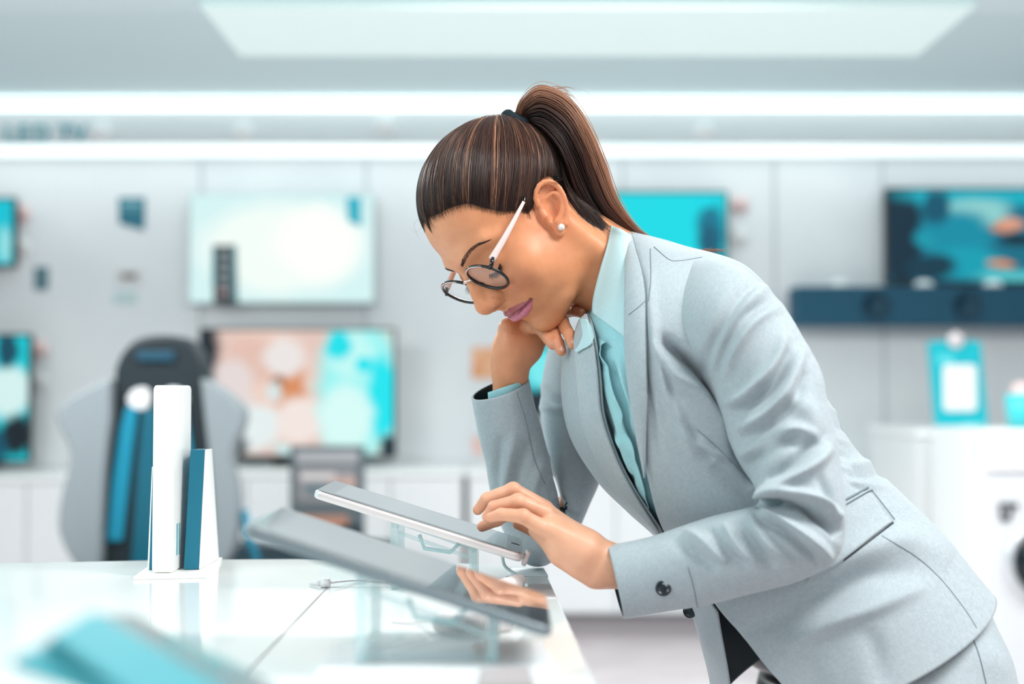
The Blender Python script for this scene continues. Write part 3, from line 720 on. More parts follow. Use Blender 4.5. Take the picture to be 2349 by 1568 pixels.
def button(name, c, nrm, r, m, parent):
    z = Vector(nrm).normalized(); x = z.orthogonal().normalized(); y = z.cross(x); M = frame(c, x, y, z)
    prof = [(0, .0016), (r * .42, .0014), (r * .6, .0012), (r * .72, .0024), (r * .9, .0026), (r, .0016), (r, 0), (0, 0)]
    return lathe(name, prof, m, parent, 28, M)
def build_clothes(person):
    W = fabric('grey_suiting', (176, 187, 192), (160, 172, 178)); LIN = mat('dark_lining', (12, 30, 38), .45, spec=.4)
    W2 = W; SH = fabric('aqua_cotton', (166, 214, 220), (150, 202, 210), 2200, .12, .7, .1); SEAM = mat('seam_thread', (122, 136, 142), .9)
    # ---------------- jacket body
    B = [(1444, 534), (1560, 566), (1700, 612), (1802, 735), (1882, 895), (1948, 1018), (2046, 1112), (2150, 1218), (2258, 1350)]
    F = [(1340, 726), (1288, 826), (1300, 978), (1368, 1098), (1440, 1176), (1526, 1262), (1584, 1392), (1626, 1545), (1640, 1650)]
    Y = [1.612, 1.600, 1.568, 1.550, 1.54, 1.54, 1.54, 1.54, 1.54]
    wn = [.116, .180, .190, .174, .158, .155, .165, .178, .185]; wf = [.050, .120, .170, .170, .158, .150, .155, .165, .175]
    J = Loft(F, B, Y, wn, wf, 200)
    nearedge = xat([(1438, 520), (1440, 640), (1440, 790), (1450, 900), (1472, 1030), (1520, 1215), (1640, 1385), (1720, 1480), (1790, 1568), (1900, 1690)])
    faredge = xat([(1346, 700), (1364, 789), (1374, 864), (1384, 960), (1432, 1085), (1500, 1195), (1550, 1262), (1610, 1320), (1640, 1385), (1650, 1450), (1668, 1568), (1690, 1800)])
    vs = np.radians(np.linspace(0, 170, 341)); I = np.arange(J.nu)[:, None] * np.ones((1, 341), int); P = J.at(I, vs[None] * np.ones((J.nu, 1))); X, Yp = projn(P)
    def find(edge, lo, hi):
        out = []
        for k in range(J.nu):
            m = np.nonzero(X[k] > edge(Yp[k]))[0]; out.append(vs[m[0]] if len(m) else 0.0)
        o = np.array(out); ker = np.hanning(15); ker /= ker.sum(); o = np.convolve(np.pad(o, 7, 'edge'), ker, 'valid'); return np.clip(o, lo, hi)
    vn = find(nearedge, .05, 2.4); vf = find(faredge, .0, 2.2); vf = np.minimum(vf, vn - .05)
    G, cl = J.grid(420, vn, vf + 2 * math.pi)
    FJ = [  # strokes on the torso of the jacket
        ([(1515, 775), (1560, 812), (1610, 856), (1660, 915), (1690, 960)], 15, -20), ([(1700, 960), (1720, 1040), (1750, 1110)], 30, -14), ([(1500, 780), (1540, 850), (1590, 880), (1640, 905)], 10, 4), ([(1510, 800), (1530, 870), (1560, 960), (1600, 1010)], 12, -4),
        ([(1490, 620), (1500, 760), (1530, 900), (1570, 1000), (1600, 1050)], 12, 4), ([(1540, 900), (1575, 985), (1620, 1030)], 9, 5), ([(1470, 800), (1485, 900), (1520, 1050)], 9, -2.5),
        ([(1560, 960), (1600, 1010), (1640, 1060)], 9, -3), ([(1600, 1010), (1640, 1035), (1680, 1050)], 11, 4), ([(1640, 1060), (1700, 1120), (1760, 1190)], 26, -4),
        ([(1700, 1440), (1800, 1410), (1900, 1370), (2000, 1320), (2120, 1310)], 34, -9), ([(1820, 1330), (1960, 1270), (2080, 1240), (2180, 1290)], 34, 6), ([(1800, 1480), (1900, 1430), (2010, 1390), (2120, 1340)], 22, 6),
        ([(1950, 1084), (1990, 1092), (2030, 1084)], 14, -4), ([(1940, 1062), (1980, 1062), (2015, 1056)], 10, 2), ([(1930, 1105), (1980, 1110), (2030, 1120)], 10, 3),
        ([(1990, 1440), (2010, 1500), (2020, 1568)], 26, -3), ([(1850, 1500), (1870, 1568), (1880, 1620)], 26, -3),
    ] + [([(1868 + 8 * k, 830 + 34 * k), (1886 + 9 * k, 842 + 34 * k), (1905 + 9 * k, 852 + 34 * k)], 7, 1.6 if k % 2 else -1.8) for k in range(9)]
    G = wave(G, cl, 1, .0016, 14, 3)
    n0 = gnormals(G, cl); ow = 1 if (n0[100, 200] * (G[100, 200] - (J.A[100] + J.B[100]) / 2)).sum() > 0 else -1
    G = folds(G, cl, FJ, ow)
    jk = cloth_obj('jacket', G, cl, [W, LIN], person, .0024, ow); bj = bvh_of(G, cl)
    # ---------------- lapels: bands that lie on the two front edges
    def band(name, i0, i1, edge, wpx, inner, lift):
        rows = []
        for k in range(i0, i1):
            t = (k - i0) / (i1 - i0 - 1); base = vn[k] if inner > 0 else vf[k]; wd = np.interp(t, *wpx)
            rows.append([J.at(np.array(k), np.array(base + inner * wd * s_ - inner * .012)) for s_ in np.linspace(0, 1, 16)])
        Gb = np.array(rows); Nn = gnormals(Gb, False); c = (J.A[i0:i1] + J.B[i0:i1]) / 2
        sg = np.sign(((Gb - c[:, None]) * Nn).sum(-1).mean()); Gb = Gb + Nn * sg * (lift + .0015 * np.sin(np.linspace(0, 1, 16) * math.pi)[None, :, None])
        return cloth_obj(name, Gb, False, [W2, LIN], jk, .0022, sg), Gb
    lp, GL = band('lapel', 0, 84, None, ([0, .35, .7, 1], [.30, .27, .16, .02]), 1, .0045)
    lf, GF = band('lapel', 10, 116, None, ([0, .3, .7, 1], [.32, .30, .20, .04]), -1, .004)
    bl = bvh_of(GL, False)
    P = [GL[k, 15] for k in range(0, 60, 2)]; tubeo('seam', P, .0004, SEAM, jk, 5)
    seam('seam', bl, [(1442, 722), (1465, 704), (1490, 682)], SEAM, jk, .00038)
    for ln in ([(2022, 1228), (2100, 1275), (2160, 1330), (2215, 1400), (2240, 1440)], [(1600, 985), (1680, 1060), (1760, 1150), (1800, 1200)], [(1500, 566), (1535, 595), (1560, 598), (1610, 590)], [(1492, 570), (1493, 640), (1488, 690)]):
        seam('seam', bj, ln, SEAM, jk, .00038)
    # pocket flap with its welt
    Gp = patch(bj, ([(1880, 1190), (1940, 1152), (1990, 1124)], [(1850, 1335), (1940, 1278), (2047, 1197)]), .0035)
    fl = cloth_obj('pocket_flap', Gp, False, [W], jk, .0026, 1 if gnormals(Gp, False)[5, 5, 1] < 0 else -1)
    seam('welt', bj, [(1935, 1148), (1965, 1132), (1991, 1117)], SEAM, jk, .0012); seam('welt', bj, [(1935, 1160), (1965, 1143), (1994, 1127)], SEAM, jk, .0008, .0045)
    seam('welt', bj, [(1935, 1285), (1990, 1244), (2049, 1199)], LIN, jk, .0007, .0005); seam('welt', bj, [(1993, 1126), (2020, 1160), (2048, 1196)], SEAM, jk, .0006, .0035)
    BT = mat('dark_horn', (14, 28, 38), .25)
    c = pt(1583, 1400, 1.53); button('button', c, (-.6, -.8, .1), .008, BT, jk)
    # ---------------- near sleeve
    outer = [(1560, 596), (1640, 596), (1722, 632), (1800, 712), (1858, 820), (1896, 930), (1924, 1060), (1938, 1170), (1933, 1248), (1898, 1296), (1832, 1330), (1740, 1357), (1640, 1381), (1530, 1402), (1430, 1419)]
    inner = [(1480, 740), (1510, 770), (1560, 808), (1610, 865), (1652, 948), (1674, 1012), (1702, 1072), (1732, 1118), (1744, 1142), (1736, 1158), (1700, 1168), (1640, 1182), (1560, 1207), (1480, 1232), (1392, 1251)]
    Ys = [1.50, 1.445, 1.412, 1.398, 1.385, 1.375, 1.362, 1.350, 1.345, 1.345, 1.350, 1.362, 1.375, 1.39, 1.404]
    ws = [.050, .062, .066, .064, .061, .058, .056, .054, .052, .050, .048, .045, .042, .038, .034]
    S = Loft(inner, outer, Ys, ws, None, 260); G, cl = S.grid(190)
    FS = [  # creases of the near sleeve
        ([(1745, 640), (1690, 690), (1640, 780), (1610, 860)], 15, -3.5), ([(1760, 655), (1720, 690), (1665, 770), (1632, 850)], 14, 3.5), ([(1770, 690), (1700, 730), (1655, 810), (1640, 880)], 12, -3.5), ([(1790, 700), (1730, 740), (1690, 800), (1660, 870)], 11, 3),
        ([(1800, 760), (1780, 830), (1720, 900), (1665, 925)], 13, 5), ([(1810, 800), (1780, 870), (1730, 920), (1680, 950)], 14, -5), ([(1840, 800), (1810, 880), (1760, 950), (1690, 985)], 13, 5), ([(1850, 850), (1830, 910), (1760, 975), (1700, 1010)], 13, -4),
        ([(1840, 1010), (1780, 1010), (1720, 1060), (1715, 1110)], 18, -5), ([(1880, 1010), (1820, 985), (1760, 1020), (1700, 1045)], 14, 4), ([(1740, 1125), (1800, 1110), (1860, 1070), (1905, 1020)], 16, 7), ([(1730, 1140), (1800, 1130), (1880, 1150), (1930, 1190)], 13, 7),
        ([(1760, 1100), (1820, 1065), (1870, 1010)], 15, -4), ([(1760, 1150), (1830, 1165), (1900, 1200), (1925, 1230)], 13, -10), ([(1745, 1172), (1800, 1190), (1870, 1240), (1905, 1280)], 12, 6), ([(1740, 1190), (1790, 1215), (1850, 1265), (1880, 1290)], 10, -4),
        ([(1720, 1180), (1760, 1240), (1820, 1290)], 11, 4), ([(1690, 1190), (1730, 1250), (1780, 1300)], 11, -3.5), ([(1660, 1200), (1700, 1255), (1750, 1300)], 11, 4), ([(1620, 1205), (1660, 1260), (1720, 1300)], 12, -3), ([(1570, 1215), (1620, 1245), (1670, 1290)], 14, 4), ([(1540, 1235), (1600, 1275), (1650, 1310)], 14, -3),
        ([(1880, 1090), (1900, 1130), (1920, 1180)], 12, -3), ([(1800, 900), (1850, 940), (1880, 1000)], 22, 3), ([(1730, 1160), (1745, 1150), (1775, 1148)], 8, -8), ([(1850, 720), (1868, 800), (1890, 900)], 14, 2),
    ]
    n0 = gnormals(G, cl); ow = 1 if (n0[60, 40] * (G[60, 40] - (S.A[60] + S.B[60]) / 2)).sum() > 0 else -1
    G = wave(G, cl, ow, .0011, 30, 5); G = folds(G, cl, FS, ow, True, 2.1)
    sl = cloth_obj('sleeve', G, cl, [W, LIN], jk, .0024, ow); bs = bvh_of(G, cl)
    c = cast(bs, 1522, 1348, .0008); button('button', c, (-.15, -1, .25), .0075, BT, sl)
    seam('seam', bs, [(1600, 1392), (1592, 1350), (1578, 1300)], SEAM, sl, .00038)
    P = [cast(bs, *q, lift=.0004, fallback=1.36) for q in catmull([(1432, 1388), (1500, 1372), (1600, 1350), (1700, 1332), (1790, 1318)], 50)]
    # ---------------- far sleeve
    outer = [(1080, 912), (1095, 990), (1113, 1060), (1126, 1130), (1150, 1205), (1180, 1260), (1210, 1293), (1250, 1296), (1288, 1270), (1322, 1225), (1350, 1165), (1378, 1100), (1405, 1000), (1430, 880), (1400, 790)]
    inner = [(1214, 868), (1233, 955), (1254, 1030), (1268, 1085), (1281, 1125), (1286, 1155), (1290, 1172), (1290, 1170), (1287, 1156), (1279, 1128), (1262, 1072), (1248, 1005), (1238, 930), (1246, 860), (1262, 780)]
    Ys = [1.600, 1.606, 1.610, 1.613, 1.616, 1.618, 1.620, 1.628, 1.642, 1.658, 1.672, 1.685, 1.70, 1.705, 1.70]
    ws = [.034, .036, .038, .040, .041, .040, .038, .040, .042, .045, .048, .052, .056, .062, .060]
    S2 = Loft(outer, inner, Ys, ws, None, 220); G, cl = S2.grid(150)
    n0 = gnormals(G, cl); ow = 1 if (n0[60, 40] * (G[60, 40] - (S2.A[60] + S2.B[60]) / 2)).sum() > 0 else -1
    FF2 = [([(1180, 990), (1165, 1080), (1158, 1140), (1165, 1200)], 11, 3.5), ([(1150, 1000), (1140, 1080), (1140, 1150)], 10, -2.5), ([(1220, 1000), (1190, 1080), (1180, 1160)], 16, -3), ([(1255, 1040), (1230, 1100), (1215, 1180)], 13, 3), ([(1265, 1090), (1275, 1140), (1290, 1180)], 9, -5),
           ([(1285, 1140), (1305, 1160), (1330, 1180)], 9, -4), ([(1240, 880), (1270, 905), (1300, 912)], 8, 3.5), ([(1238, 905), (1265, 925), (1295, 928)], 6, -3.5), ([(1236, 930), (1260, 942), (1290, 945)], 8, 3), ([(1238, 946), (1270, 948), (1300, 948)], 4, -2.5)]
    ang = np.linspace(0, 2 * math.pi, 150, endpoint=False); c = (S2.A + S2.B) / 2; dd = c[24] - c[0]; dd /= np.linalg.norm(dd)
    G[:40] += dd * (np.sin(ang)[None, :, None] * .0085 * (1 - np.arange(40) / 40)[:, None, None])
    G = wave(G, cl, ow, .001, 30, 8); G = folds(G, cl, FF2, ow)
    s2 = cloth_obj('sleeve', G, cl, [W, LIN], jk, .0024, ow); b2 = bvh_of(G, cl)
    seam('seam', b2, [(1185, 898), (1205, 960), (1218, 1020), (1228, 1060), (1250, 1110)], SEAM, s2, .00038)
    # ---------------- shirt body
    J.grow = -.011; G, cl = J.grid(220, vf - .45, np.minimum(vn + .30, 2.6)); J.grow = 0
    G = G[:126]
    n0 = gnormals(G, cl); ow = 1 if (n0[60, 40] * (G[60, 40] - (J.A[60] + J.B[60]) / 2)).sum() > 0 else -1
    FSH = [([(1400, 830), (1430, 900), (1450, 960)], 8, -4), ([(1420, 820), (1440, 900), (1462, 1000)], 10, 4), ([(1390, 860), (1420, 960), (1450, 1060), (1490, 1150)], 12, 4), ([(1380, 950), (1420, 1060), (1470, 1130)], 10, -5), ([(1430, 1010), (1455, 1060), (1480, 1120)], 8, 3), ([(1410, 990), (1440, 1010), (1460, 1030)], 9, 4), ([(1400, 1040), (1440, 1080), (1470, 1090)], 8, -4)]
    G = folds(G, cl, FSH, ow); st = cloth_obj('shirt', G, cl, [SH], person, .001, ow); bsh = bvh_of(G, cl)
    BTS = mat('shirt_button', (8, 40, 54), .2)
    right = [(1404, 786), (1391, 800), (1396, 822), (1404, 846), (1406, 875), (1424, 925), (1440, 962), (1450, 1005), (1462, 1060), (1482, 1120), (1502, 1168)]
    left = [(1372, 775), (1366, 800), (1372, 830), (1378, 860), (1382, 890), (1398, 940), (1412, 985), (1424, 1030), (1438, 1080), (1456, 1130), (1480, 1172)]
    Lc, Rc = catmull(left, 90), catmull(right, 90)
    Gp = np.array([[cast(bsh, *(Lc[i] * (1 - t) + Rc[i] * t), lift=.0008 + .008 * t ** 2 + .0015 * math.sin(i * .5) * t, fallback=1.5) for t in np.linspace(0, 1, 10)] for i in range(90)])
    for _ in range(3): Gp[1:-1] = (Gp[:-2] + 2 * Gp[1:-1] + Gp[2:]) / 4
    pk = cloth_obj('placket', Gp, False, [SH], st, .001, 1 if gnormals(Gp, False)[40, 5, 1] < 0 else -1); bp_ = bvh_of(Gp, False)
    for (x, y), r in (((1436, 962), .0050), ((1399, 840), .0040), ((1472, 1082), .0040)):
        button('shirt_button', cast(bp_, x - 2, y, .0006), (-.7, -.9, .1), r, BTS, st)
    # ---------------- collar leaves
    SHC = fabric('pale_collar_cotton', (194, 224, 228), (184, 216, 222), 2200, .12, .7, .1)
    def leaf(name, Lp, Rp, bulge, n=26, over=(), up=.005):
        Lq = catmull([pt(*q) for q in Lp], n); Rq = catmull([pt(*q) for q in Rp], n); t = np.linspace(0, 1, n)[None, :, None]
        Gc = Lq[:, None] * (1 - t) + Rq[:, None] * t + np.array([0, -1., 0]) * (np.sin(t * math.pi) * bulge)
        gx, gy = projn(Gc); Y_ = Gc[..., 1].copy()
        for i in range(n):
            for j in range(n):
                for bv in over:
                    h = bv.ray_cast(Vector((0, 0, CAMH)), Vector(ray(gx[i, j], gy[i, j])).normalized())
                    if h[0] is not None: Y_[i, j] = min(Y_[i, j], h[0].y - up)
        for _ in range(8): P_ = np.pad(Y_, 1, 'edge'); Y_ = np.minimum(Y_, (P_[:-2, 1:-1] + P_[2:, 1:-1] + P_[1:-1, :-2] + P_[1:-1, 2:]) / 4)
        Gc = np.array([[pt(gx[i, j], gy[i, j], Y_[i, j]) for j in range(n)] for i in range(n)])
        return cloth_obj(name, Gc, False, [SHC], st, .0016, 1 if gnormals(Gc, False)[n // 2, n // 2, 1] < 0 else -1)
    leaf('collar', [(1402, 517, 1.535), (1393, 560, 1.515), (1377, 615, 1.503), (1363, 670, 1.502), (1358, 700, 1.507), (1359, 718, 1.510)], [(1448, 540, 1.515), (1456, 600, 1.475), (1464, 660, 1.448), (1474, 720, 1.430), (1482, 770, 1.425), (1486, 816, 1.425)], .010, 26, (bsh,))
    leaf('collar', [(1330, 730, 1.545), (1333, 747, 1.538), (1336, 766, 1.533), (1332, 781, 1.534), (1326, 793, 1.538), (1318, 803, 1.544)], [(1350, 734, 1.535), (1358, 750, 1.528), (1362, 768, 1.524), (1359, 782, 1.524), (1346, 795, 1.530), (1321, 806, 1.543)], .002, 20, (bj, bvh_of(GF, False)), .006)
    P = [pt(*q) for q in ((1346, 722, 1.540), (1358, 742, 1.528), (1378, 766, 1.515), (1404, 786, 1.505))]
    tubeo('collar_band', catmull(P, 30), .0035, mat('dark_band', (10, 44, 60), .6), st, 8)
    # neck stand: a ring of shirt cloth around the neck
    ax = NECKB - NECK0; ax = (h2w(NECKB) - h2w(NECK0)); ax /= np.linalg.norm(ax); c0 = h2w(NECKB) + ax * .006; u = np.cross(ax, (0, 1., 0)); u /= np.linalg.norm(u); v = np.cross(ax, u)
    Gr = np.array([[c0 + ax * (h + .004 * math.cos(a)) + (u * math.cos(a) + v * math.sin(a)) * (.0545 + .05 * h) for a in np.linspace(0, 2 * math.pi, 90, endpoint=False)] for h in np.linspace(-.004, .03, 12)])
    nn = gnormals(Gr, True); cloth_obj('collar_stand', Gr, True, [SHC], st, .0014, 1 if ((Gr[3, 3] - c0) @ nn[3, 3]) > 0 else -1)
    # shirt cuff at the far wrist
    C1 = Loft([(1119, 900), (1121, 928), (1126, 960)], [(1206, 872), (1214, 900), (1222, 930)], [1.598, 1.602, 1.606], [.026, .027, .028], None, 16); Gc, c_ = C1.grid(60)
    nn = gnormals(Gc, True); cloth_obj('shirt_cuff', Gc, True, [SH], st, .0012, 1 if ((Gc[8, 10] - (C1.A[8] + C1.B[8]) / 2) @ nn[8, 10]) > 0 else -1)
    # ---------------- trousers and shoes
    def trs(P):
        hp = pt(*HIP); d = cap(P, hp + np.array([-.01, 0, .01]), hp, .100, .108)
        for sy in (-1, 1):
            h = hp + np.array([.0, sy * .065, -.02]); kn = np.array([h[0] + .18, h[1], .46]); an = np.array([h[0] + .30, h[1], .10])
            d = smin(d, chain(P, [h, kn, an], [.092, .074, .060], .02), .04)
            d = smax(d, -(P[..., 2] - .055), .004)
        return d + .0022 * np.sin(P[..., 0] * 60 + P[..., 2] * 95) * np.sin(P[..., 2] * 31 + 1 - P[..., 0] * 20)
    V, Ft = surface(trs, (.18, 1.22, .02), (1.05, 1.86, 1.15), .007)
    for x, y, w, h in ():
        pass
    tr = link('trousers', np_mesh('trousers', V, Ft), W, person)
    bt = BVHTree.FromPolygons([tuple(v) for v in V], [tuple(map(int, f)) for f in Ft])
    seam('seam', bt, [(2222, 1440), (2245, 1500), (2262, 1568)], SEAM, tr, .0006)
    SHO = mat('black_leather', (16, 16, 18), .35)
    for sy in (-1, 1):
        hp = pt(*HIP); h = hp + np.array([.0, sy * .065, -.02]); an = np.array([h[0] + .30, h[1], .05])
        V, Ft = surface(lambda P: smax(smin(chain(P, [an + (.03, 0, 0), an + (-.06, 0, -.012), an + (-.17, 0, -.03)], [.042, .036, .020], .01), cap(P, an, an + np.array([0, 0, .06]), .036, .040), .02), -(P[..., 2] - .002), .003), an + (-.25, -.08, -.07), an + (.1, .08, .12), .006)
        link('shoe', np_mesh('shoe', V, Ft), SHO, person)
def build_glasses(person):
    BK = mat('black_acetate', (10, 14, 18), .12, spec=.6); RG = mat('rose_metal', (222, 190, 182), .25, .85); PK = mat('pale_pink_acetate', (232, 208, 204), .3)
    LE = mat('lens_glass', (235, 232, 232), .02, spec=.6, Alpha=.10, Coat_Weight=.5)
    g = empty('glasses', h2w((92, 0, 10)))
    g.parent = person; n = np.array([.975, 0, -.22]); n /= np.linalg.norm(n); ux = np.array([0, 1., 0]); uz = np.cross(n, ux); uz = uz if uz[2] > 0 else -uz
    g.matrix_parent_inverse = Matrix.Translation(person.location).inverted() if person else Matrix()
    Ti = Matrix.Translation(g.location).inverted()
    def sub(o): o.matrix_parent_inverse = Ti; return o
    fr = None
    for s in (1, -1):
        c = np.array([92.5 + (0 if s > 0 else -1), 33.5 * s, 8.0]); pts = []
        for a in np.linspace(0, 2 * math.pi, 72, endpoint=False):
            r = 24.2 * (1 + .02 * math.cos(2 * a)); pts.append(h2w(c + ux * r * math.cos(a) + uz * r * .96 * math.sin(a) - n * .0012 * r * r * math.cos(a) ** 2))
        o = sub(tubeo('rim', pts, .0017, BK, g, 10, True)); fr = fr or o
        pts2 = [h2w(w2h(p) + n * 1.0 + uz * .5) for p in pts[8:30]]; sub(tubeo('rim_trim', pts2, .0008, RG, g, 6))
        V = [h2w(c)]; m = 48; F = []
        for rr in (.33, .66, .98):
            V += [h2w(c + (ux * math.cos(a) + uz * .96 * math.sin(a)) * 24.0 * rr - n * (1.4 * rr * rr)) for a in np.linspace(0, 2 * math.pi, m, endpoint=False)]
        F = [(0, 1 + i, 1 + (i + 1) % m) for i in range(m)] + [(1 + k * m + i, 1 + (k + 1) * m + i, 1 + (k + 1) * m + (i + 1) % m, 1 + k * m + (i + 1) % m) for k in range(2) for i in range(m)]
        lo = sub(link('lens', mesh('lens', V, F), LE, g)); so = lo.modifiers.new('t', 'SOLIDIFY'); so.thickness = .0012
        hinge = c + ux * s * 22.5 + uz * 9; tp = [hinge + n * .5, hinge + ux * s * 4 - n * 3, (84, 60 * s, 20.5)]
        sub(tubeo('hinge', [h2w(p) for p in tp], .0022, BK, g, 8))
        P = catmull([(86, 59 * s, 20), (60, 66 * s, 22.5), (36, 69.5 * s, 25), (14, 71.5 * s, 27.5)], 30)
        sub(tubeo('temple', [h2w(p) for p in P], [.0040 - .0022 * k / 29 for k in range(30)], PK, g, 8, flat=.55, up=HR @ np.array([0, 1., 0])))
        P = catmull([(14, 71.5 * s, 27.5), (9, 70.5 * s, 29), (4, 68 * s, 30.5), (0, 64 * s, 31.5)], 24)
        sub(tubeo('temple_tip', [h2w(p) for p in P], .0017, BK, g, 8))
        sub(tubeo('nose_pad', [h2w(p) for p in ((91, 9.5 * s, 6), (88, 9 * s, 2), (88, 9.5 * s, -2))], [.0012, .0022, .0018], glassy('pad', (240, 235, 230), 1.4), g, 8))
    P = catmull([(93, 10.5, 15), (95.5, 5, 17.5), (96, 0, 18), (95.5, -5, 17.5), (92, -10.5, 15)], 20); sub(tubeo('bridge', [h2w(p) for p in P], .0014, RG, g, 8))
    # pearl stud in the ear lobe
    c = ez(843, 888, 4.6); e = empty('earring', h2w(c)); e.parent = person; e.matrix_parent_inverse = g.matrix_parent_inverse
    pr = [(0.0, -.0037)] + [(.0037 * math.cos(a), .0037 * math.sin(a)) for a in np.linspace(-1.4, 1.4, 14)] + [(0, .0037)]
    o = lathe('pearl', pr, mat('pearl', (236, 228, 228), .12, spec=.7, Coat_Weight=.6), e, 24, Matrix.Translation(h2w(c))); o.matrix_parent_inverse = Matrix.Translation(e.location).inverted()
    o = tubeo('post', [h2w(c), h2w(c - EN * 6)], .0006, RG, e, 6); o.matrix_parent_inverse = Matrix.Translation(e.location).inverted()
    # hair pin behind the ear
    tubeo('hair_pin', [pt(1270, 407, 1.478), pt(1290, 410, 1.482)], .0016, mat('pin', (10, 12, 14), .1, .8), person, 6)
# ================================================================ the shop
WY = 7.0
def X(px, Y): return float(pt(px, 900, Y)[0])
def Z(py, Y): return float(pt(1174, py, Y)[2])
def struct(o): o['kind'] = 'structure'; return o
WHITE = mat('white_lacquer', (236, 240, 240), .25, spec=.5)
def build_room():
    wallm = color_noise(mat('wall_paint', (222, 226, 229), .6), (216, 221, 225), (228, 232, 234), 1.5, 2); ceilm = mat('ceiling_paint', (222, 242, 244), .8)
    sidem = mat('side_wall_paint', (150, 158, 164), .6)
    floorm = color_noise(mat('floor_resin', (196, 186, 189), .35), (188, 178, 182), (204, 195, 197), 3, 3)
    struct(boxo('floor', -4.6, 4.6, -3.1, 7.15, -.1, 0, floorm)); struct(boxo('wall_back', -4.6, 4.6, WY, WY + .12, 0, 2.6, wallm))
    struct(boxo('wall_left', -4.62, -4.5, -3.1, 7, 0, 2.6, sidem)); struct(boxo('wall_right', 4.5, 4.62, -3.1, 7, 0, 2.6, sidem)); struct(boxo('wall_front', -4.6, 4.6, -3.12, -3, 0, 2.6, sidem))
    # stepped ceiling: low part, drop panel, raised part, fascia
    yb = 4.45
    struct(boxo('ceiling', -4.6, 4.6, -3.1, yb, 2.3, 2.6, ceilm))
    struct(boxo('ceiling', -4.6, 4.6, yb, 7.1, 2.44, 2.6, ceilm))
    x0, x1 = X(545, 4.92), X(2112, 4.92)
    o = boxo('ceiling_drop_panel', x0, x1, 4.30, 4.92, 2.27, 2.2995, mat('glowing_drop_panel', (220, 236, 234), .7, emit=(216, 240, 236), es=.34), None, .006); tag(o, 'wide pale drop panel hanging from the ceiling at the top of the picture', 'ceiling panel')  # drop panel is no lamp; its brightness is put in as emission
    fa = struct(boxo('trim_1', -4.5, 4.5, 6.5, 6.56, 2.25, 2.44, mat('fascia_paint', (240, 243, 244), .6)))
    struct(boxo('trim_2', -4.5, 4.5, 6.56, 7.0, 2.27, 2.29, ceilm))
    for x in (458, 838, 1430, 1780, 2030):
        struct(boxo('trim_3', X(x, 6.99) - .004, X(x, 6.99) + .004, 6.994, 7.0, .7, 2.25, mat('joint', (176, 184, 188), .6)))
    struct(boxo('baseboard_back', -4.5, 4.5, 6.98, 7.0, 0, .1, WHITE))
    # letters on the fascia
    e = empty('sign_lettering', (X(95, 6.49), 6.494, Z(326, 6.49))); LM = mat('teal_letters', (40, 168, 182), .5); xs = 0.0; got = []
    for ch, adv in (('L', .066), ('E', .074), ('D', .082), (' ', .045), ('T', .070), ('V', .07)):
        if ch != ' ':
            cu = bpy.data.curves.new('letter', 'FONT'); cu.body = ch; cu.size = .115; cu.extrude = .004
            tmp = bpy.data.objects.new('tmp', cu); C.objects.link(tmp); bpy.context.view_layer.update()
            me = bpy.data.meshes.new_from_object(tmp.evaluated_get(bpy.context.evaluated_depsgraph_get())); bpy.data.objects.remove(tmp)
            for v in me.vertices: v.co.x += xs
            got.append(me)
        xs += adv
    w = max(v.co.x for me in got for v in me.vertices); sx = (X(190, 6.49) - X(2, 6.49)) / w
    for me in got:
        for v in me.vertices: v.co = (X(2, 6.49) + v.co.x * sx, 6.496 - v.co.z, Z(326, 6.49) + v.co.y)
        link('letter', me, LM, e, False)
    reloc(e); tag(e, 'teal LED TV lettering on the grey fascia above the left screens', 'sign')
    # lamps: light trough under the fascia, cove light above it, recessed panels
    def area(name, loc, rot, sx, sy, e, col=(1, 1, 1)):
        l = bpy.data.lights.new(name, 'AREA'); l.shape = 'RECTANGLE'; l.size = sx; l.size_y = sy; l.energy = e; l.color = col
        o = bpy.data.objects.new(name, l); C.objects.link(o); o.location = loc; o.rotation_euler = rot; return o
    glow = mat('light_panel', (255, 255, 255), .5, emit=(236, 252, 250), es=.95)
    t = boxo('light_trough', -4.45, 4.45, 6.58, 6.98, 2.262, 2.27, glow); tag(t, 'long white lit trough running under the grey fascia along the back wall', 'light')
    t = boxo('cove_light', -4.45, 4.45, 6.475, 6.4995, 2.398, 2.404, mat('cove_panel', (255, 255, 255), .5, emit=(232, 252, 250), es=1.6)); tag(t, 'slim cove light strip along the top of the fascia', 'light')
    area('lamp_trough', (0, 6.78, 2.255), (0, 0, 0), 8.8, .3, 7.2, (.93, 1, 1))
    area('lamp_cove', (0, 6.462, 2.412), (math.radians(-104), 0, 0), 8.8, .03, 6, (.93, 1, 1))
    pm = mat('lamp_diffuser', (255, 255, 255), .5, emit=(255, 252, 246), es=4)
    for x, y, en in ((-1.9, .5, 34), (1.15, .85, 48), (2.6, .4, 6), (-2.0, 3.9, 70), (.3, 3.9, 66), (2.9, 3.9, 38), (-2.0, -1.6, 24), (.4, -1.6, 24), (2.6, -1.6, 10)):
        area('ceiling_lamp', (x, y, 2.285), (0, 0, 0), 1.2, .5, en, (1, .985, .96))
    area('cyan_fill_lamp', (-2.6, 1.6, 1.5), (0, -math.pi / 2, 0), 1.2, 2.2, 12, (.30, .92, 1))  # added cyan fill light from the left; no screen wall is built there
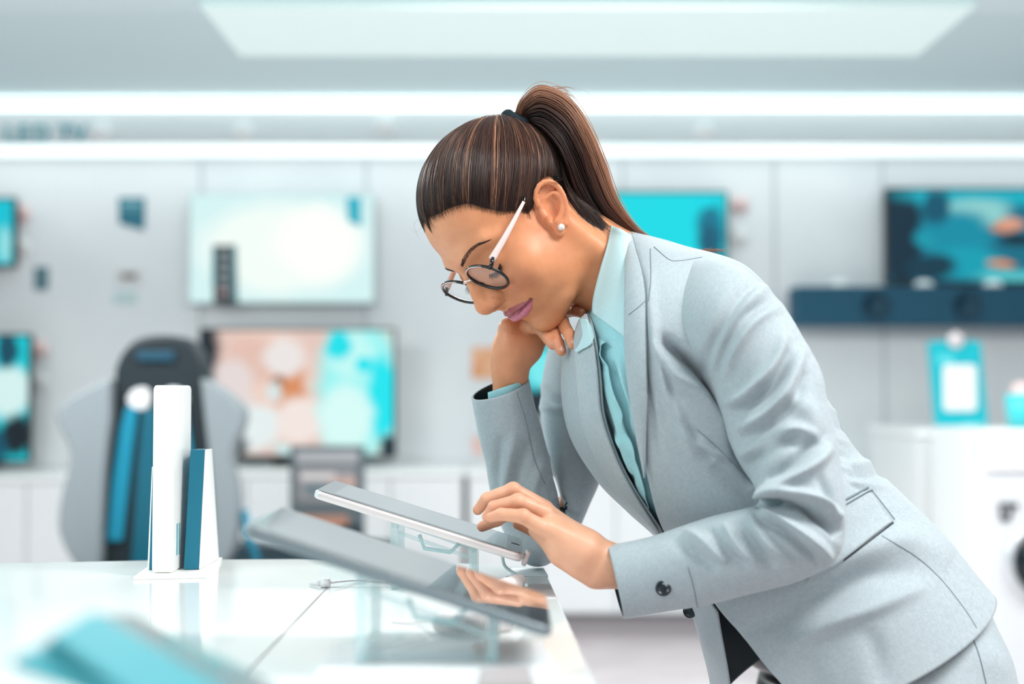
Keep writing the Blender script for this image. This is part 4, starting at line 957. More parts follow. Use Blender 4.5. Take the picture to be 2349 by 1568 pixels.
    for px_ in (880, 552, 1620, 225):
        Y = 6.49; x = X(px_, Y); z = Z(285 if px_ == 880 else 300, Y)
        o = lathe('spotlight', [(.0, .02), (.036, .02), (.044, .0), (.04, 0), (0, .004)], mat('spot_white', (244, 246, 246), .4, emit=(240, 246, 246), es=.15), None, 28, Matrix.Translation((x, Y + .006, z)) @ Matrix.Rotation(math.pi / 2, 4, 'X'))
        tag(o, {880: 'larger white round spot on the fascia left of the ponytail', 552: 'small white round spot on the fascia above the white screen', 1620: 'small white round spot on the fascia right of the ponytail', 225: 'small white round spot on the fascia beside the lettering'}[px_], 'spotlight', 'round fascia spots')

def screen_mat(name, spots, base, es=1.0, W=1.0, H=1.0):
    """a lit picture: soft ellipses (x, y, rx, ry, colour) in 0..1 screen coordinates mixed over a base colour"""
    m = bpy.data.materials.new(name); m.use_nodes = True; N, L, b = nodes(m); b.inputs['Base Color'].default_value = (.01, .01, .01, 1); b.inputs['Roughness'].default_value = .5; b.inputs['Specular IOR Level'].default_value = .2
    tc = N.new('ShaderNodeTexCoord'); cur = N.new('ShaderNodeRGB'); cur.outputs[0].default_value = s2l(base); out = cur.outputs[0]
    nz = N.new('ShaderNodeTexNoise'); nz.inputs['Scale'].default_value = 5; L.new(tc.outputs['Generated'], nz.inputs['Vector'])
    dis = N.new('ShaderNodeVectorMath'); dis.operation = 'MULTIPLY_ADD'; dis.inputs[1].default_value = (.12, 0, .12); L.new(nz.outputs['Color'], dis.inputs[0]); L.new(tc.outputs['Generated'], dis.inputs[2])
    for x, y, rx, ry, c in spots:
        mp = N.new('ShaderNodeMapping'); mp.inputs['Location'].default_value = (-(x + .06) / rx, 0, -(1 - y + .06) / ry); mp.inputs['Scale'].default_value = (1 / rx, 0, 1 / ry)
        L.new(dis.outputs[0], mp.inputs[0]); ln = N.new('ShaderNodeVectorMath'); ln.operation = 'LENGTH'; L.new(mp.outputs[0], ln.inputs[0])
        r = N.new('ShaderNodeMapRange'); r.inputs['From Min'].default_value = .75; r.inputs['From Max'].default_value = 1.15; r.inputs['To Min'].default_value = 1; r.inputs['To Max'].default_value = 0; L.new(ln.outputs['Value'], r.inputs[0])
        mx = N.new('ShaderNodeMix'); mx.data_type = 'RGBA'; L.new(r.outputs[0], mx.inputs['Factor']); L.new(out, mx.inputs['A']); mx.inputs['B'].default_value = s2l(c); out = mx.outputs['Result']
    L.new(out, b.inputs['Emission Color']); b.inputs['Emission Strength'].default_value = es; return m
BLACKP = mat('black_plastic', (14, 18, 22), .3); GREYP = mat('grey_plastic', (196, 204, 208), .35)
def television(px0, px1, py0, py1, Y, scr, label, frame_m=BLACKP, bez=.012, stand=None, cat='television', group=None):
    x0, x1, z1, z0 = X(px0, Y), X(px1, Y), Z(py0, Y), Z(py1, Y)
    e = empty('television', ((x0 + x1) / 2, Y + .02, z0)); 
    bm = bmesh.new(); prism(bm, rrect(x0, x1, z0, z1, .012), Y, Y + .045, 'y'); bm_obj('housing', bm, frame_m, e, bevel=.004)
    bm = bmesh.new(); prism(bm, rrect(x0 + bez, x1 - bez, z0 + bez * 1.2, z1 - bez, .004), Y - .002, Y, 'y'); bm_obj('screen', bm, scr, e)
    if Y + .05 < WY: boxo('wall_bracket' if stand is None else 'stand', (x0 + x1) / 2 - .12, (x0 + x1) / 2 + .12, Y + .045, WY if stand is None else Y + .12, z0 + .1 if stand is None else stand, (z0 + z1) / 2, BLACKP, e)
    reloc(e); tag(e, label, cat, group); return e
def card(name, px0, px1, py0, py1, Y, m, label, cat, poly=None, parts=None, thick=.004):
    x0, x1, z1, z0 = X(px0, Y), X(px1, Y), Z(py0, Y), Z(py1, Y)
    P = [(X(a, Y), Z(b, Y)) for a, b in poly] if poly else rrect(x0, x1, z0, z1, .004, 3)
    if parts is None:
        bm = bmesh.new(); prism(bm, P, Y, Y + thick, 'y'); o = bm_obj(name, bm, m); return tag(o, label, cat)
    e = empty(name, ((x0 + x1) / 2, Y, z0)); bm = bmesh.new(); prism(bm, P, Y, Y + thick, 'y'); bm_obj('panel', bm, m, e)
    for nm, q0, q1, r0, r1, mm in parts: boxo(nm, X(q0, Y), X(q1, Y), Y - .002, Y, Z(r1, Y), Z(r0, Y), mm, e)
    reloc(e); return tag(e, label, cat)
def build_displays():
    Y = 6.93
    t = television(430, 858, 443, 697, Y, screen_mat('white_picture', [(.5, .5, .46, .44, (236, 246, 240)), (.7, .45, .25, .35, (246, 250, 244))], (206, 236, 236), 1.05), 'wall television showing a blank white picture, above the flower picture screen', mat('silver_frame', (190, 204, 206), .3), .008)
    st = mat('teal_sticker', (30, 160, 178), .5, emit=(30, 160, 178), es=.25)
    bm = bmesh.new(); prism(bm, [(X(a, Y), Z(b, Y)) for a, b in ((793, 452), (827, 452), (827, 520), (797, 508))], Y - .004, Y - .002, 'y'); o = bm_obj('price_sticker', bm, st); tag(o, 'teal price sticker in the upper corner of the white television', 'sticker')
    television(455, 908, 752, 1050, 6.72, screen_mat('animal_picture', [(.33, .4, .26, .44, (236, 206, 192)), (.25, .25, .16, .2, (224, 188, 174)), (.16, .5, .13, .3, (226, 214, 212)), (.47, .55, .09, .36, (214, 140, 92)), (.43, .22, .12, .16, (232, 226, 224)), (.40, .43, .05, .07, (150, 96, 66)), (.39, .50, .05, .08, (214, 226, 226)),
        (.28, .78, .16, .2, (226, 236, 236)), (.52, .72, .14, .2, (240, 226, 220)), (.14, .93, .12, .12, (12, 40, 50)), (.0, .2, .09, .4, (8, 30, 42)), (.04, .95, .1, .12, (20, 60, 70)), (.82, .45, .22, .62, (150, 242, 240)), (.78, .2, .13, .2, (190, 246, 242)), (.95, .55, .08, .35, (0, 226, 236)), (.70, .12, .07, .12, (0, 222, 232)), (.76, .7, .15, .28, (212, 248, 244)), (.86, .27, .05, .08, (0, 226, 236)), (.97, .93, .05, .08, (10, 40, 54)), (.44, .95, .05, .06, (200, 228, 228))],
        (224, 196, 186), 1.0), 'television standing on the white console, showing a pale animal face beside cyan sky', stand=Z(1070, 6.72))
    television(1404, 1672, 438, 602, Y, screen_mat('cyan_picture', [(.87, .6, .13, .5, (10, 120, 146)), (.86, .75, .10, .30, (14, 92, 118)), (.80, .1, .12, .12, (0, 214, 228))], (0, 216, 228), 1.0), 'wall television with a plain bright cyan picture, behind the ponytail')
    television(2035, 2440, 430, 652, Y, screen_mat('night_picture', [(.08, .5, .12, .7, (6, 46, 66)), (.5, .06, .45, .14, (0, 186, 206)), (.5, .25, .22, .16, (150, 220, 220)), (.4, .5, .22, .3, (0, 150, 176)), (.22, .55, .06, .1, (10, 160, 182)), (.70, .40, .10, .06, (226, 150, 110)), (.72, .36, .08, .05, (236, 176, 150)), (.75, .55, .12, .06, (4, 40, 56)), (.45, .8, .25, .18, (0, 168, 190)), (.66, .80, .09, .045, (230, 150, 100)), (.25, .85, .16, .14, (6, 60, 80)), (.8, .95, .3, .08, (90, 206, 214)), (.28, .2, .08, .2, (0, 90, 116))], (14, 116, 142), .85), 'wall television with a dark blue night scene and orange lights, top right')
    television(-220, 30, 452, 612, Y, screen_mat('blue_picture', [(.93, .7, .06, .3, (150, 226, 228))], (0, 196, 214), .95), 'wall television cut off by the left edge, upper row, cyan picture')
    television(-220, 70, 765, 1062, 6.72, screen_mat('mixed_picture', [(.85, .45, .2, .22, (214, 244, 242)), (.82, .12, .1, .14, (4, 74, 96)), (.9, .8, .14, .16, (6, 26, 36)), (.7, .9, .14, .2, (0, 80, 104))], (0, 204, 216), .95), 'television on the console cut off by the left edge, cyan above black', stand=Z(1070, 6.72))
    television(1196, 1420, 790, 952, 6.72, screen_mat('cyan_black_picture', [(.22, .35, .2, .3, (120, 236, 240)), (.3, .85, .5, .22, (4, 30, 40))], (0, 196, 212), .95), 'television half hidden behind the raised hand and jacket, cyan over black', stand=Z(1070, 6.72))
    # long dark blue speaker bar below the night scene
    Y2 = 6.80; e = empty('soundbar', (X(2130, Y2), Y2, Z(745, Y2))); nb = mat('navy_mesh', (0, 78, 104), .6)
    bm = bmesh.new(); prism(bm, rrect(X(1828, Y2), X(2460, Y2), Z(745, Y2), Z(656, Y2), .01), Y2, WY, 'y'); bm_obj('housing', bm, nb, e, bevel=.006)
    for px_ in (2012, 2222):
        lathe('speaker_cone', [(0, -.012), (.05, -.012), (.062, 0), (.07, .006), (.075, 0), (.0, 0)], mat('dark_cone', (2, 58, 80), .5), e, 30, Matrix.Translation((X(px_, Y2), Y2 - .001, Z(702, Y2))) @ Matrix.Rotation(math.pi / 2, 4, 'X'))
    reloc(e); tag(e, 'long navy blue speaker bar mounted under the night scene television', 'speaker')
    for i, (a, b_) in enumerate(((1935, 'left of the night scene'), (2130, 'under the night scene left half'), (2290, 'at the right end of the picture'))):
        Y3 = 6.84; x = X(a, Y3); z = Z(656, Y3); V = []; r_ = .05
        o = lathe('white_cap', [(r_, 0), (r_ * .96, .012), (r_ * .7, .03), (0, .038)], WHITE, None, 24, Matrix.Translation((x, Y3 + .06, Z(656, Y2) + .001))); tag(o, 'white domed tag on the navy speaker bar, ' + b_, 'tag', 'white tags on the speaker bar')
    # small signs on the wall
    card('price_sign', 265, 328, 452, 530, 6.9955, mat('teal_card', (30, 108, 128), .5), 'dark teal price sign with a slanted lower edge on the left wall', 'sign', [(267, 453), (328, 453), (328, 528), (269, 512)], [('text_line', 274, 320, 462, 470, mat('pale_print', (120, 176, 188), .5)), ('text_line', 274, 320, 476, 480, mat('pale_print', (120, 176, 188), .5))])
    card('small_card', 75, 108, 612, 665, 6.9955, mat('slate_card', (84, 120, 130), .5), 'small slate grey card on the wall near the left edge', 'card')
    card('picture_card', 262, 322, 618, 652, 6.9955, mat('pale_card', (206, 208, 208), .5), 'pale card with a dark smudge below the teal price sign', 'card', None, [('print', 276, 312, 626, 640, mat('brown_print', (120, 108, 108), .5))])
    card('label_card', 258, 312, 668, 696, 6.9955, mat('mint_card', (184, 206, 208), .5), 'pale mint label, lowest card under the teal price sign', 'card')
    card('orange_poster', 1082, 1150, 796, 868, 6.9955, color_noise(mat('orange_print', (226, 164, 120), .5), (222, 150, 100), (232, 184, 150), 14, 2), 'small orange poster on the wall left of the raised hand', 'poster')
    card('pink_card', 1082, 1112, 1000, 1042, 6.9955, mat('pink_print', (226, 190, 184), .5), 'small pale pink card low on the wall beside the sleeve cuff', 'card')
    for (a, b_, lab) in ((45, 490, 'pink tinted round sticker beside the upper left screen, higher one'), (45, 566, 'white round sticker beside the upper left screen, lower one'), (88, 800, 'pink tinted round sticker beside the lower left screen, higher one'), (88, 874, 'white round sticker beside the lower left screen, lower one'), (1700, 470, 'pink tinted round sticker right of the cyan screen, higher one'), (1700, 545, 'white round sticker right of the cyan screen, lower one')):
        c = (236, 208, 206) if 'pink' in lab else (236, 238, 238); Y4 = 6.992
        o = lathe('round_sticker', [(0, .004), (.045, .004), (.045, 0), (0, 0)], mat('sticker', c, .4), None, 28, Matrix.Translation((X(a, Y4), Y4 + .004, Z(b_, Y4))) @ Matrix.Rotation(math.pi / 2, 4, 'X')); tag(o, lab, 'sticker', 'round stickers beside the screens')
    # black price stand in front of the white television
    Y5 = 6.86; e = empty('price_display', (X(511, Y5), Y5, Z(694, Y5))); bm = bmesh.new(); prism(bm, [(X(a, Y5), Z(b, Y5)) for a, b in ((486, 562), (538, 562), (542, 694), (488, 694))], Y5, Y5 + .02, 'y'); bm_obj('panel', bm, mat('black_panel', (10, 22, 28), .5), e)
    boxo('edge_strip', X(485, Y5), X(490, Y5), Y5 - .004, Y5, Z(650, Y5), Z(564, Y5), mat('cyan_edge', (0, 170, 186), .4), e); boxo('edge_strip', X(533, Y5), X(538, Y5), Y5 - .004, Y5, Z(690, Y5), Z(564, Y5), mat('cyan_edge', (0, 170, 186), .4), e)
    for k in range(5):
        y = 572 + k * 23; boxo('printed_line', X(499, Y5), X(526, Y5), Y5 - .003, Y5, Z(y + 13, Y5), Z(y, Y5), mat('print_grey', (150, 158, 162) if k < 4 else (170, 148, 150), .5), e)
    boxo('bracket', X(505, Y5), X(520, Y5), Y5 + .02, 6.93, Z(640, Y5), Z(600, Y5), BLACKP, e)
    reloc(e); tag(e, 'narrow black price display with grey printing in front of the white television', 'sign')

def cabinet(px0, px1, Y, ztop, y1, label, n=3, top_m=None, toe=.10, base_m=None):
    x0, x1 = X(px0, Y), X(px1, Y); e = empty('cabinet', ((x0 + x1) / 2, (Y + y1) / 2, 0)); WM = base_m or mat('cabinet_white', (226, 230, 232), .35)
    boxo('body', x0, x1, Y + .02, y1, toe, ztop - .03, WM, e); boxo('plinth', x0 + .03, x1 - .03, Y + .06, y1 - .02, 0, toe, mat('plinth_grey', (150, 146, 150), .5), e)
    boxo('worktop', x0 - .01, x1 + .01, Y - .01, y1, ztop - .03, ztop, top_m or WHITE, e, .004)
    w = (x1 - x0) / n
    for k in range(n):
        d = boxo('drawer_front', x0 + k * w + .003, x0 + (k + 1) * w - .003, Y, Y + .02, toe + .01, ztop - .035, WM, e, .002)
    reloc(e); tag(e, label, 'cabinet'); return e
def build_furniture():
    cabinet(-260, 226, 6.45, Z(1090, 6.45), 6.97, 'white low cabinet at the far left under the cut off television')
    cabinet(238, 1061, 6.45, Z(1078, 6.45), 6.97, 'white low cabinet behind the gaming chair, carrying the animal picture television', 5)
    cabinet(1074, 2088, 6.45, Z(1078, 6.45), 6.97, 'long white low cabinet behind the woman, under the speaker bar', 6)
    # right: taller white counter and the washing machine
    Yc = 5.56; cabinet(2104, 2460, Yc, Z(984, Yc), 6.3, 'tall white counter at the right carrying the teal package', 2)
    Yw = 4.9; e = empty('washing_machine', (X(2420, Yw), Yw + .3, 0)); x0, x1 = X(2252, Yw), X(2640, Yw); z1 = Z(985, Yw)
    bm = bmesh.new(); prism(bm, rrect(x0, x1, .02, z1, .02), Yw + .03, Yw + .6, 'y'); bm_obj('housing', bm, WHITE, e, bevel=.008)
    bm = bmesh.new(); prism(bm, rrect(x0, x1, Z(1082, Yw), z1 + .002, .03), Yw, Yw + .06, 'y'); bm_obj('control_panel', bm, mat('panel_white', (246, 248, 248), .2), e, bevel=.012)
    boxo('front_panel', x0 + .005, x1 - .005, Yw + .012, Yw + .04, .06, Z(1086, Yw), mat('front_grey_white', (222, 226, 230), .3), e, .003)
    c = (X(2404, Yw), Yw + .012, Z(1290, Yw)); R_ = Matrix.Translation(c) @ Matrix.Rotation(math.pi / 2, 4, 'X'); r0 = X(2404, Yw) - X(2322, Yw)
    d = lathe('door', [(r0 + .03, -.01), (r0 + .03, .012), (r0 + .018, .024), (r0 + .004, .02), (r0, .006)], mat('door_ring', (208, 214, 218), .2, .4), e, 60, R_)
    g = lathe('door_glass', [(0, .045), (r0 * .5, .04), (r0 * .85, .024), (r0, .008), (r0, -.01)], mat('dark_glass', (4, 22, 30), .05), d, 60, R_)
    for pp in (((2292, 1155), (2303, 1152), (2306, 1186), (2296, 1196)), ((2306, 1155), (2318, 1152), (2312, 1192), (2302, 1196)), ((2316, 1160), (2338, 1154), (2332, 1166), (2322, 1176)), ((2296, 1152), (2312, 1152), (2312, 1160), (2296, 1162))):
        pass
    bm = bmesh.new(); P = [(2290, 1154), (2334, 1154), (2330, 1165), (2321, 1167), (2314, 1192), (2296, 1196), (2292, 1180)]; prism(bm, [(X(a, Yw), Z(b, Yw)) for a, b in P], Yw + .004, Yw + .012, 'y'); b0 = bm_obj('badge', bm, mat('badge_black', (24, 30, 34), .3), e)
    bm = bmesh.new(); P = [(2300, 1164), (2310, 1164), (2309, 1180), (2300, 1184)]; prism(bm, [(X(a, Yw), Z(b, Yw)) for a, b in P], Yw + .002, Yw + .004, 'y'); bm_obj('badge_print', bm, mat('badge_print', (190, 194, 196), .4), b0)
    reloc(e); tag(e, 'white washing machine with a dark round door at the right edge', 'washing machine')
    # teal package on the tall counter
    Yp = 5.66; zb = Z(984, Yc); e = empty('teal_package', (X(2202, Yp), Yp + .02, zb)); tm = mat('teal_box', (0, 186, 200), .4)
    bm = bmesh.new(); zf = zb - Z(985, Yp); prism(bm, [(X(a, Yp), Z(b, Yp) + zf) for a, b in ((2134, 786), (2172, 782), (2178, 796), (2212, 796), (2218, 782), (2252, 786), (2267, 985), (2150, 985))], Yp, Yp + .05, 'y'); bm_obj('box', bm, tm, e, bevel=.004)
    bm = bmesh.new(); prism(bm, [(a, b + zf) for a, b in rrect(X(2162, Yp), X(2240, Yp), Z(946, Yp), Z(838, Yp), .02)], Yp - .012, Yp, 'y'); bm_obj('product_window', bm, mat('product_white', (240, 242, 242), .3), e, bevel=.005)
    boxo('printed_line', X(2204, Yp), X(2256, Yp), Yp - .003, Yp, Z(978, Yp) + zf, Z(972, Yp) + zf, mat('pale_line', (120, 220, 226), .4), e); boxo('printed_line', X(2150, Yp), X(2188, Yp), Yp - .003, Yp, Z(836, Yp) + zf, Z(816, Yp) + zf, mat('pale_line', (90, 212, 220), .4), e)
    lathe('hook_disc', [(0, .01), (.03, .01), (.034, 0), (0, 0)], mat('hook_white', (232, 224, 226), .3), e, 28, Matrix.Translation((X(2193, Yp), Yp - .006, Z(782, Yp) + zf)) @ Matrix.Rotation(math.pi / 2, 4, 'X'))
    reloc(e); tag(e, 'teal package with a white product window standing on the tall counter', 'package')
    Yq = 5.1; e = empty('teal_cup', (X(2345, Yq), Yq, Z(985, Yw) + .002)); M = Matrix.Translation((X(2345, Yq), Yq, Z(985, Yw) + .002))
    lathe('cup', [(0, 0), (.05, 0), (.062, .12), (.058, .12), (.047, .006), (0, .006)], mat('teal_plastic', (70, 206, 212), .3), e, 36, M); lathe('pink_filling', [(0, .05), (.04, .05), (.045, .13), (.03, .16), (0, .165)], mat('pink_ball', (226, 200, 200), .5), e, 30, M)
    reloc(e); tag(e, 'teal cup with a pale filling on the washing machine at the right edge', 'cup')
    # poster stand, dark bench
    Y6 = 5.75; e = empty('poster_stand', (X(750, Y6), Y6, 0)); boxo('frame', X(666, Y6), X(836, Y6), Y6, Y6 + .04, Z(1252, Y6), Z(1022, Y6), mat('dark_frame', (84, 96, 102), .5), e, .004)
    for nm, a, b_, c, d_, col in (('heading', 680, 822, 1034, 1062, (150, 154, 158)), ('text_block', 684, 818, 1072, 1150, (132, 132, 136)), ('text_block', 690, 770, 1084, 1100, (190, 186, 186)), ('picture', 690, 800, 1182, 1232, (172, 126, 106)), ('picture', 780, 832, 1204, 1250, (18, 40, 52)), ('text_block', 700, 790, 1110, 1136, (92, 110, 118)), ('text_block', 760, 816, 1098, 1112, (196, 160, 146))):
        k_ = {'heading': .003, 'text_block': .003, 'picture': .003}[nm] + (.001 if a in (690, 700, 760, 780) else 0)
        boxo(nm, X(a, Y6), X(b_, Y6), Y6 - k_, Y6, Z(d_, Y6), Z(c, Y6), mat('print', col, .6), e)
    boxo('post', X(740, Y6), X(760, Y6), Y6 + .04, Y6 + .07, .02, Z(1100, Y6), BLACKP, e); boxo('foot', X(690, Y6), X(810, Y6), Y6 - .03, Y6 + .2, 0, .02, BLACKP, e)
    reloc(e); tag(e, 'grey framed poster stand with printed text and a brown picture beside the chair', 'poster')
    Y7 = 5.45; o = boxo('dark_bench', X(505, Y7), X(905, Y7), Y7, Y7 + .22, 0, Z(1250, Y7), mat('bench_dark', (30, 52, 62), .5), None, .008); tag(o, 'low dark bench behind the counter between chair and tablet', 'bench')
    build_chair()
def build_chair():
    """gaming chair seen from the front: wings, headrest, teal stripes"""
    Y = 4.7; e = empty('gaming_chair', (X(350, Y), Y + .1, 0)); dk = mat('chair_black', (10, 26, 34), .5); gr = mat('chair_grey', (126, 136, 141), .55); te = mat('chair_teal', (0, 122, 150), .4); lt = mat('chair_pale', (206, 208, 210), .4)
    def slab(nm, P, y0, y1, m, par, bev=.02, sub=True):
        bm = bmesh.new(); prism(bm, [(X(a, Y), Z(b, Y)) for a, b in P], y0, y1, 'y'); return bm_obj(nm, bm, m, par, bevel=bev, seg=4)
    slab('backrest', catmull([(262, 850), (275, 815), (300, 785), (330, 772), (370, 768), (410, 772), (440, 785), (462, 820), (470, 860), (480, 960), (500, 1080), (510, 1200), (520, 1330), (520, 1420), (210, 1420), (222, 1330), (235, 1200), (250, 1080), (262, 950)], 70).tolist(), Y, Y + .12, dk, e, .03)
    slab('side_wing', catmull([(262, 868), (220, 885), (165, 915), (140, 945), (150, 985), (168, 1020), (172, 1060), (158, 1110), (148, 1170), (150, 1220), (175, 1275), (200, 1300), (240, 1300), (245, 1200), (250, 1080), (262, 960)], 60).tolist(), Y - .05, Y + .08, gr, e, .035)
    slab('side_wing', catmull([(468, 868), (500, 885), (540, 915), (562, 945), (556, 985), (540, 1020), (534, 1060), (545, 1110), (550, 1170), (548, 1220), (530, 1275), (500, 1300), (500, 1200), (492, 1080), (478, 960)], 60).tolist(), Y - .05, Y + .08, gr, e, .035)
    slab('headrest_panel', [(315, 805), (400, 805), (400, 828), (315, 828)], Y - .012, Y, mat('logo_patch', (0, 62, 84), .5), e, .004)
    slab('belt_slot', catmull([(292, 915), (305, 895), (330, 888), (345, 900), (343, 930), (325, 940), (300, 932)], 24).tolist(), Y - .012, Y + .01, lt, e, .004); slab('belt_slot', catmull([(372, 900), (395, 888), (420, 895), (432, 915), (424, 932), (400, 940), (376, 930)], 24).tolist(), Y - .012, Y + .01, lt, e, .004)
    slab('stripe', [(292, 930), (318, 940), (306, 1040), (296, 1140), (286, 1240), (250, 1240), (262, 1100), (278, 980)], Y - .014, Y, te, e, .004); slab('stripe', [(330, 940), (360, 935), (362, 1300), (306, 1300), (318, 1080)], Y - .012, Y, mat('chair_deep_teal', (0, 84, 104), .4), e, .004)
    slab('stripe', [(400, 940), (428, 930), (446, 1040), (456, 1140), (464, 1240), (432, 1240), (418, 1100)], Y - .014, Y, te, e, .004)
    boxo('seat', X(215, Y), X(515, Y), Y - .48, Y + .08, .40, .50, dk, e, .03)
    for s in (190, 540): boxo('armrest', X(s, Y) - .04, X(s, Y) + .04, Y - .38, Y - .08, .46, .50, dk, e, .015); boxo('armrest_post', X(s, Y) - .015, X(s, Y) + .015, Y - .25, Y - .2, .40, .46, dk, e)
    tubeo('gas_lift', [(X(365, Y), Y - .2, .08), (X(365, Y), Y - .2, .4)], .03, BLACKP, e)
    for k in range(5):
        a = k * 2 * math.pi / 5 + .3; p = (X(365, Y) + .3 * math.cos(a), Y - .2 + .3 * math.sin(a)); f = tubeo('base_leg', [(X(365, Y), Y - .2, .1), (p[0], p[1], .07)], .022, BLACKP, e); lathe('caster', [(0, -.02), (.028, -.02), (.028, .02), (0, .02)], BLACKP, f, 20, Matrix.Translation((p[0], p[1], .028)) @ Matrix.Rotation(math.pi / 2, 4, 'X'))
    tubeo('side_cable', [pt(560, 1170, Y), pt(570, 1230, Y), pt(590, 1290, Y)], .014, te, e)
    reloc(e); tag(e, 'grey and black gaming chair with teal stripes behind the upright router', 'chair')
# ================================================================ counter and the things on it
TZ = .90
def build_counter():
    top = mat('counter_white', (238, 242, 241), .13, spec=.5, Coat_Weight=.3); N, L, b = nodes(top)
    e = empty('display_counter', (-.4, 1.0, 0))
    P = [ptz(x, y, TZ) for x, y in ((1249, 1300), (1060, 1291), (900, 1284), (700, 1281), (400, 1283), (0, 1291), (-500, 1305))]
    front = [ptz(1249, 1300, TZ), ptz(1377, 1568, TZ)]; d = (front[1] - front[0]); d /= abs(d[1]); fr = front[0] + d * 1.25
    poly = [(p[0], p[1]) for p in P] + [(-1.35, .25), (fr[0], .25)]
    g = .0012; xs = float(ptz(752, 1345, TZ)[0])
    bm = bmesh.new(); prism(bm, poly, TZ - .035, TZ, 'z'); bm_obj('worktop', bm, top, e, bevel=.003)
    poly2 = [(a * .93 - .03, b_ * .93 + .03) for a, b_ in poly]
    bm = bmesh.new(); prism(bm, poly2, .08, TZ - .035, 'z'); bm_obj('body', bm, mat('counter_body', (228, 232, 234), .35), e, bevel=.004)
    poly3 = [(a * .88 - .04, b_ * .88 + .06) for a, b_ in poly]; bm = bmesh.new(); prism(bm, poly3, 0, .08, 'z'); bm_obj('plinth', bm, mat('counter_plinth', (150, 152, 156), .5), e)
    # joint in the worktop and the flush cable lid
    jm = mat('joint_dark', (150, 144, 146), .6); a0 = ptz(752, 1346, TZ); a1 = ptz(640, 1500, TZ)
    boxo('joint', a0[0] - .0008, a0[0] + .0008, a1[1] - .35, a0[1], TZ - .001, TZ + .0004, jm, e); boxo('joint', a0[0], float(front[0][0]) + .0, a0[1] - .001, a0[1] + .001, TZ - .001, TZ + .0003, mat('joint_soft', (196, 200, 202), .5), e)
    gp = [ptz(x, y, TZ) for x, y in ((1205, 1340), (1262, 1340), (1276, 1371), (1195, 1371))]; bm = bmesh.new(); prism(bm, [(p[0], p[1]) for p in gp], TZ - .0005, TZ + .0008, 'z'); bm_obj('cable_plate', bm, mat('plate_grey', (206, 206, 210), .45), e)
    gp = [ptz(x, y, TZ) for x, y in ((1175, 1303), (1247, 1303), (1258, 1322), (1160, 1322))]; bm = bmesh.new(); prism(bm, [(p[0], p[1]) for p in gp], TZ - .0005, TZ + .0006, 'z'); bm_obj('cable_plate', bm, mat('plate_pale', (214, 220, 224), .45), e)
    reloc(e); tag(e, 'white glossy display counter the woman leans on', 'counter')
def build_router():
    e = empty('router', (-.38, 1.594, TZ)); wm = mat('router_white', (250, 250, 246), .35, spec=.4)
    base = [ptz(x, y, TZ + .004) for x, y in ((306, 1321), (477, 1317), (510, 1277), (338, 1299))]
    bm = bmesh.new(); prism(bm, [(p[0], p[1]) for p in base], TZ, TZ + .004, 'z'); bm_obj('base_plate', bm, wm, e, bevel=.001)
    x0, x1 = -.3915, -.369; y0, y1 = 1.552, 1.640; ztop = 1.108
    bm = bmesh.new(); prism(bm, rrect(y0, y1, TZ + .004, ztop, .006), x0, x1, 'x'); bm_obj('housing', bm, mat('router_shell', (252, 252, 250), .3), e, bevel=.003, seg=5)
    for px in (409.0, 414.0):
        Yq = -.369 / ((px - CX) / FPX); boxo('status_slot', x1 - .0005, x1 + .0004, Yq - .0018, Yq + .0018, Z(1272, 1.575), Z(1200, 1.575), mat('slot_teal', (60, 150, 168), .4), e)
    reloc(e); tag(e, 'tall slim white router standing upright on its base plate on the counter', 'router')
    e = empty('wedge_stand', tuple(pt(420, 1307, 1.606))); zb = TZ + .0045
    def q(px, py, Y): return pt(px, py, Y)
    b0, b1, b2, b3 = ptz(339, 1306, zb), ptz(458, 1305, zb), ptz(502, 1281, zb), ptz(372, 1283, zb)
    t0, t1, t2, t3 = pt(354, 1031, b0[1] + .012), pt(472, 1031, b1[1] + .012), pt(486, 1029, b2[1] - .02), pt(382, 1029, b2[1] - .02)
    # keep it clear of the router: the router stands in a notch, so build two blades joined at the back
    TM = mat('teal_panel', (0, 108, 134), .5); WM = mat('wedge_white', (252, 252, 248), .4)
    def hexa(nm, B, T, m, par):
        bm = bmesh.new(); v = [bm.verts.new(p) for p in B + T]
        for f in ((0, 1, 2, 3), (7, 6, 5, 4), (0, 4, 5, 1), (1, 5, 6, 2), (2, 6, 7, 3), (3, 7, 4, 0)): bm.faces.new([v[i] for i in f])
        return bm_obj(nm, bm, m, par, bevel=.0006)
    a = ptz(421, 1306, zb); ta = pt(437, 1031, a[1] + .012); ab = ptz(462, 1282, zb); tab = pt(456, 1029, b2[1] - .02)
    sh = np.array([.0010, 0, 0])
    hexa('panel', [a, b1 - sh, b2 - sh * 1, ab], [ta, t1 - sh, t2 - sh, tab], TM, e); 
    hexa('side_cover', [b1 - sh * .9, b1 + sh * .2, b2 + sh * .2, b2 - sh * .9], [t1 - sh * .9, t1 + sh * .2, t2 + sh * .2, t2 - sh * .9], WM, e)
    c0 = ptz(352.5, 1306, zb); tc0 = pt(352, 1070, c0[1] + .012); l0 = ptz(340, 1306, zb); tl0 = pt(350.5, 1070, l0[1] + .012); bk = np.array([0, .055, 0])
    c0[0] = min(c0[0], -.3922); tc0[0] = min(tc0[0], -.3922)
    hexa('panel', [l0 + sh, c0, c0 + bk, l0 + sh + bk], [tl0, tc0, tc0 + bk, tl0 + bk], TM, e); hexa('side_cover', [l0 - sh, l0 + sh, l0 + sh + bk, l0 - sh + bk], [tl0 - sh, tl0, tl0 + bk, tl0 - sh + bk], WM, e)
    reloc(e); tag(e, 'teal wedge shaped stand with white sides hugging the upright router', 'stand')
ACR = None
def frame_loop(nm, P, r, m, par, n=6): return tubeo(nm, P, r, m, par, n, True)
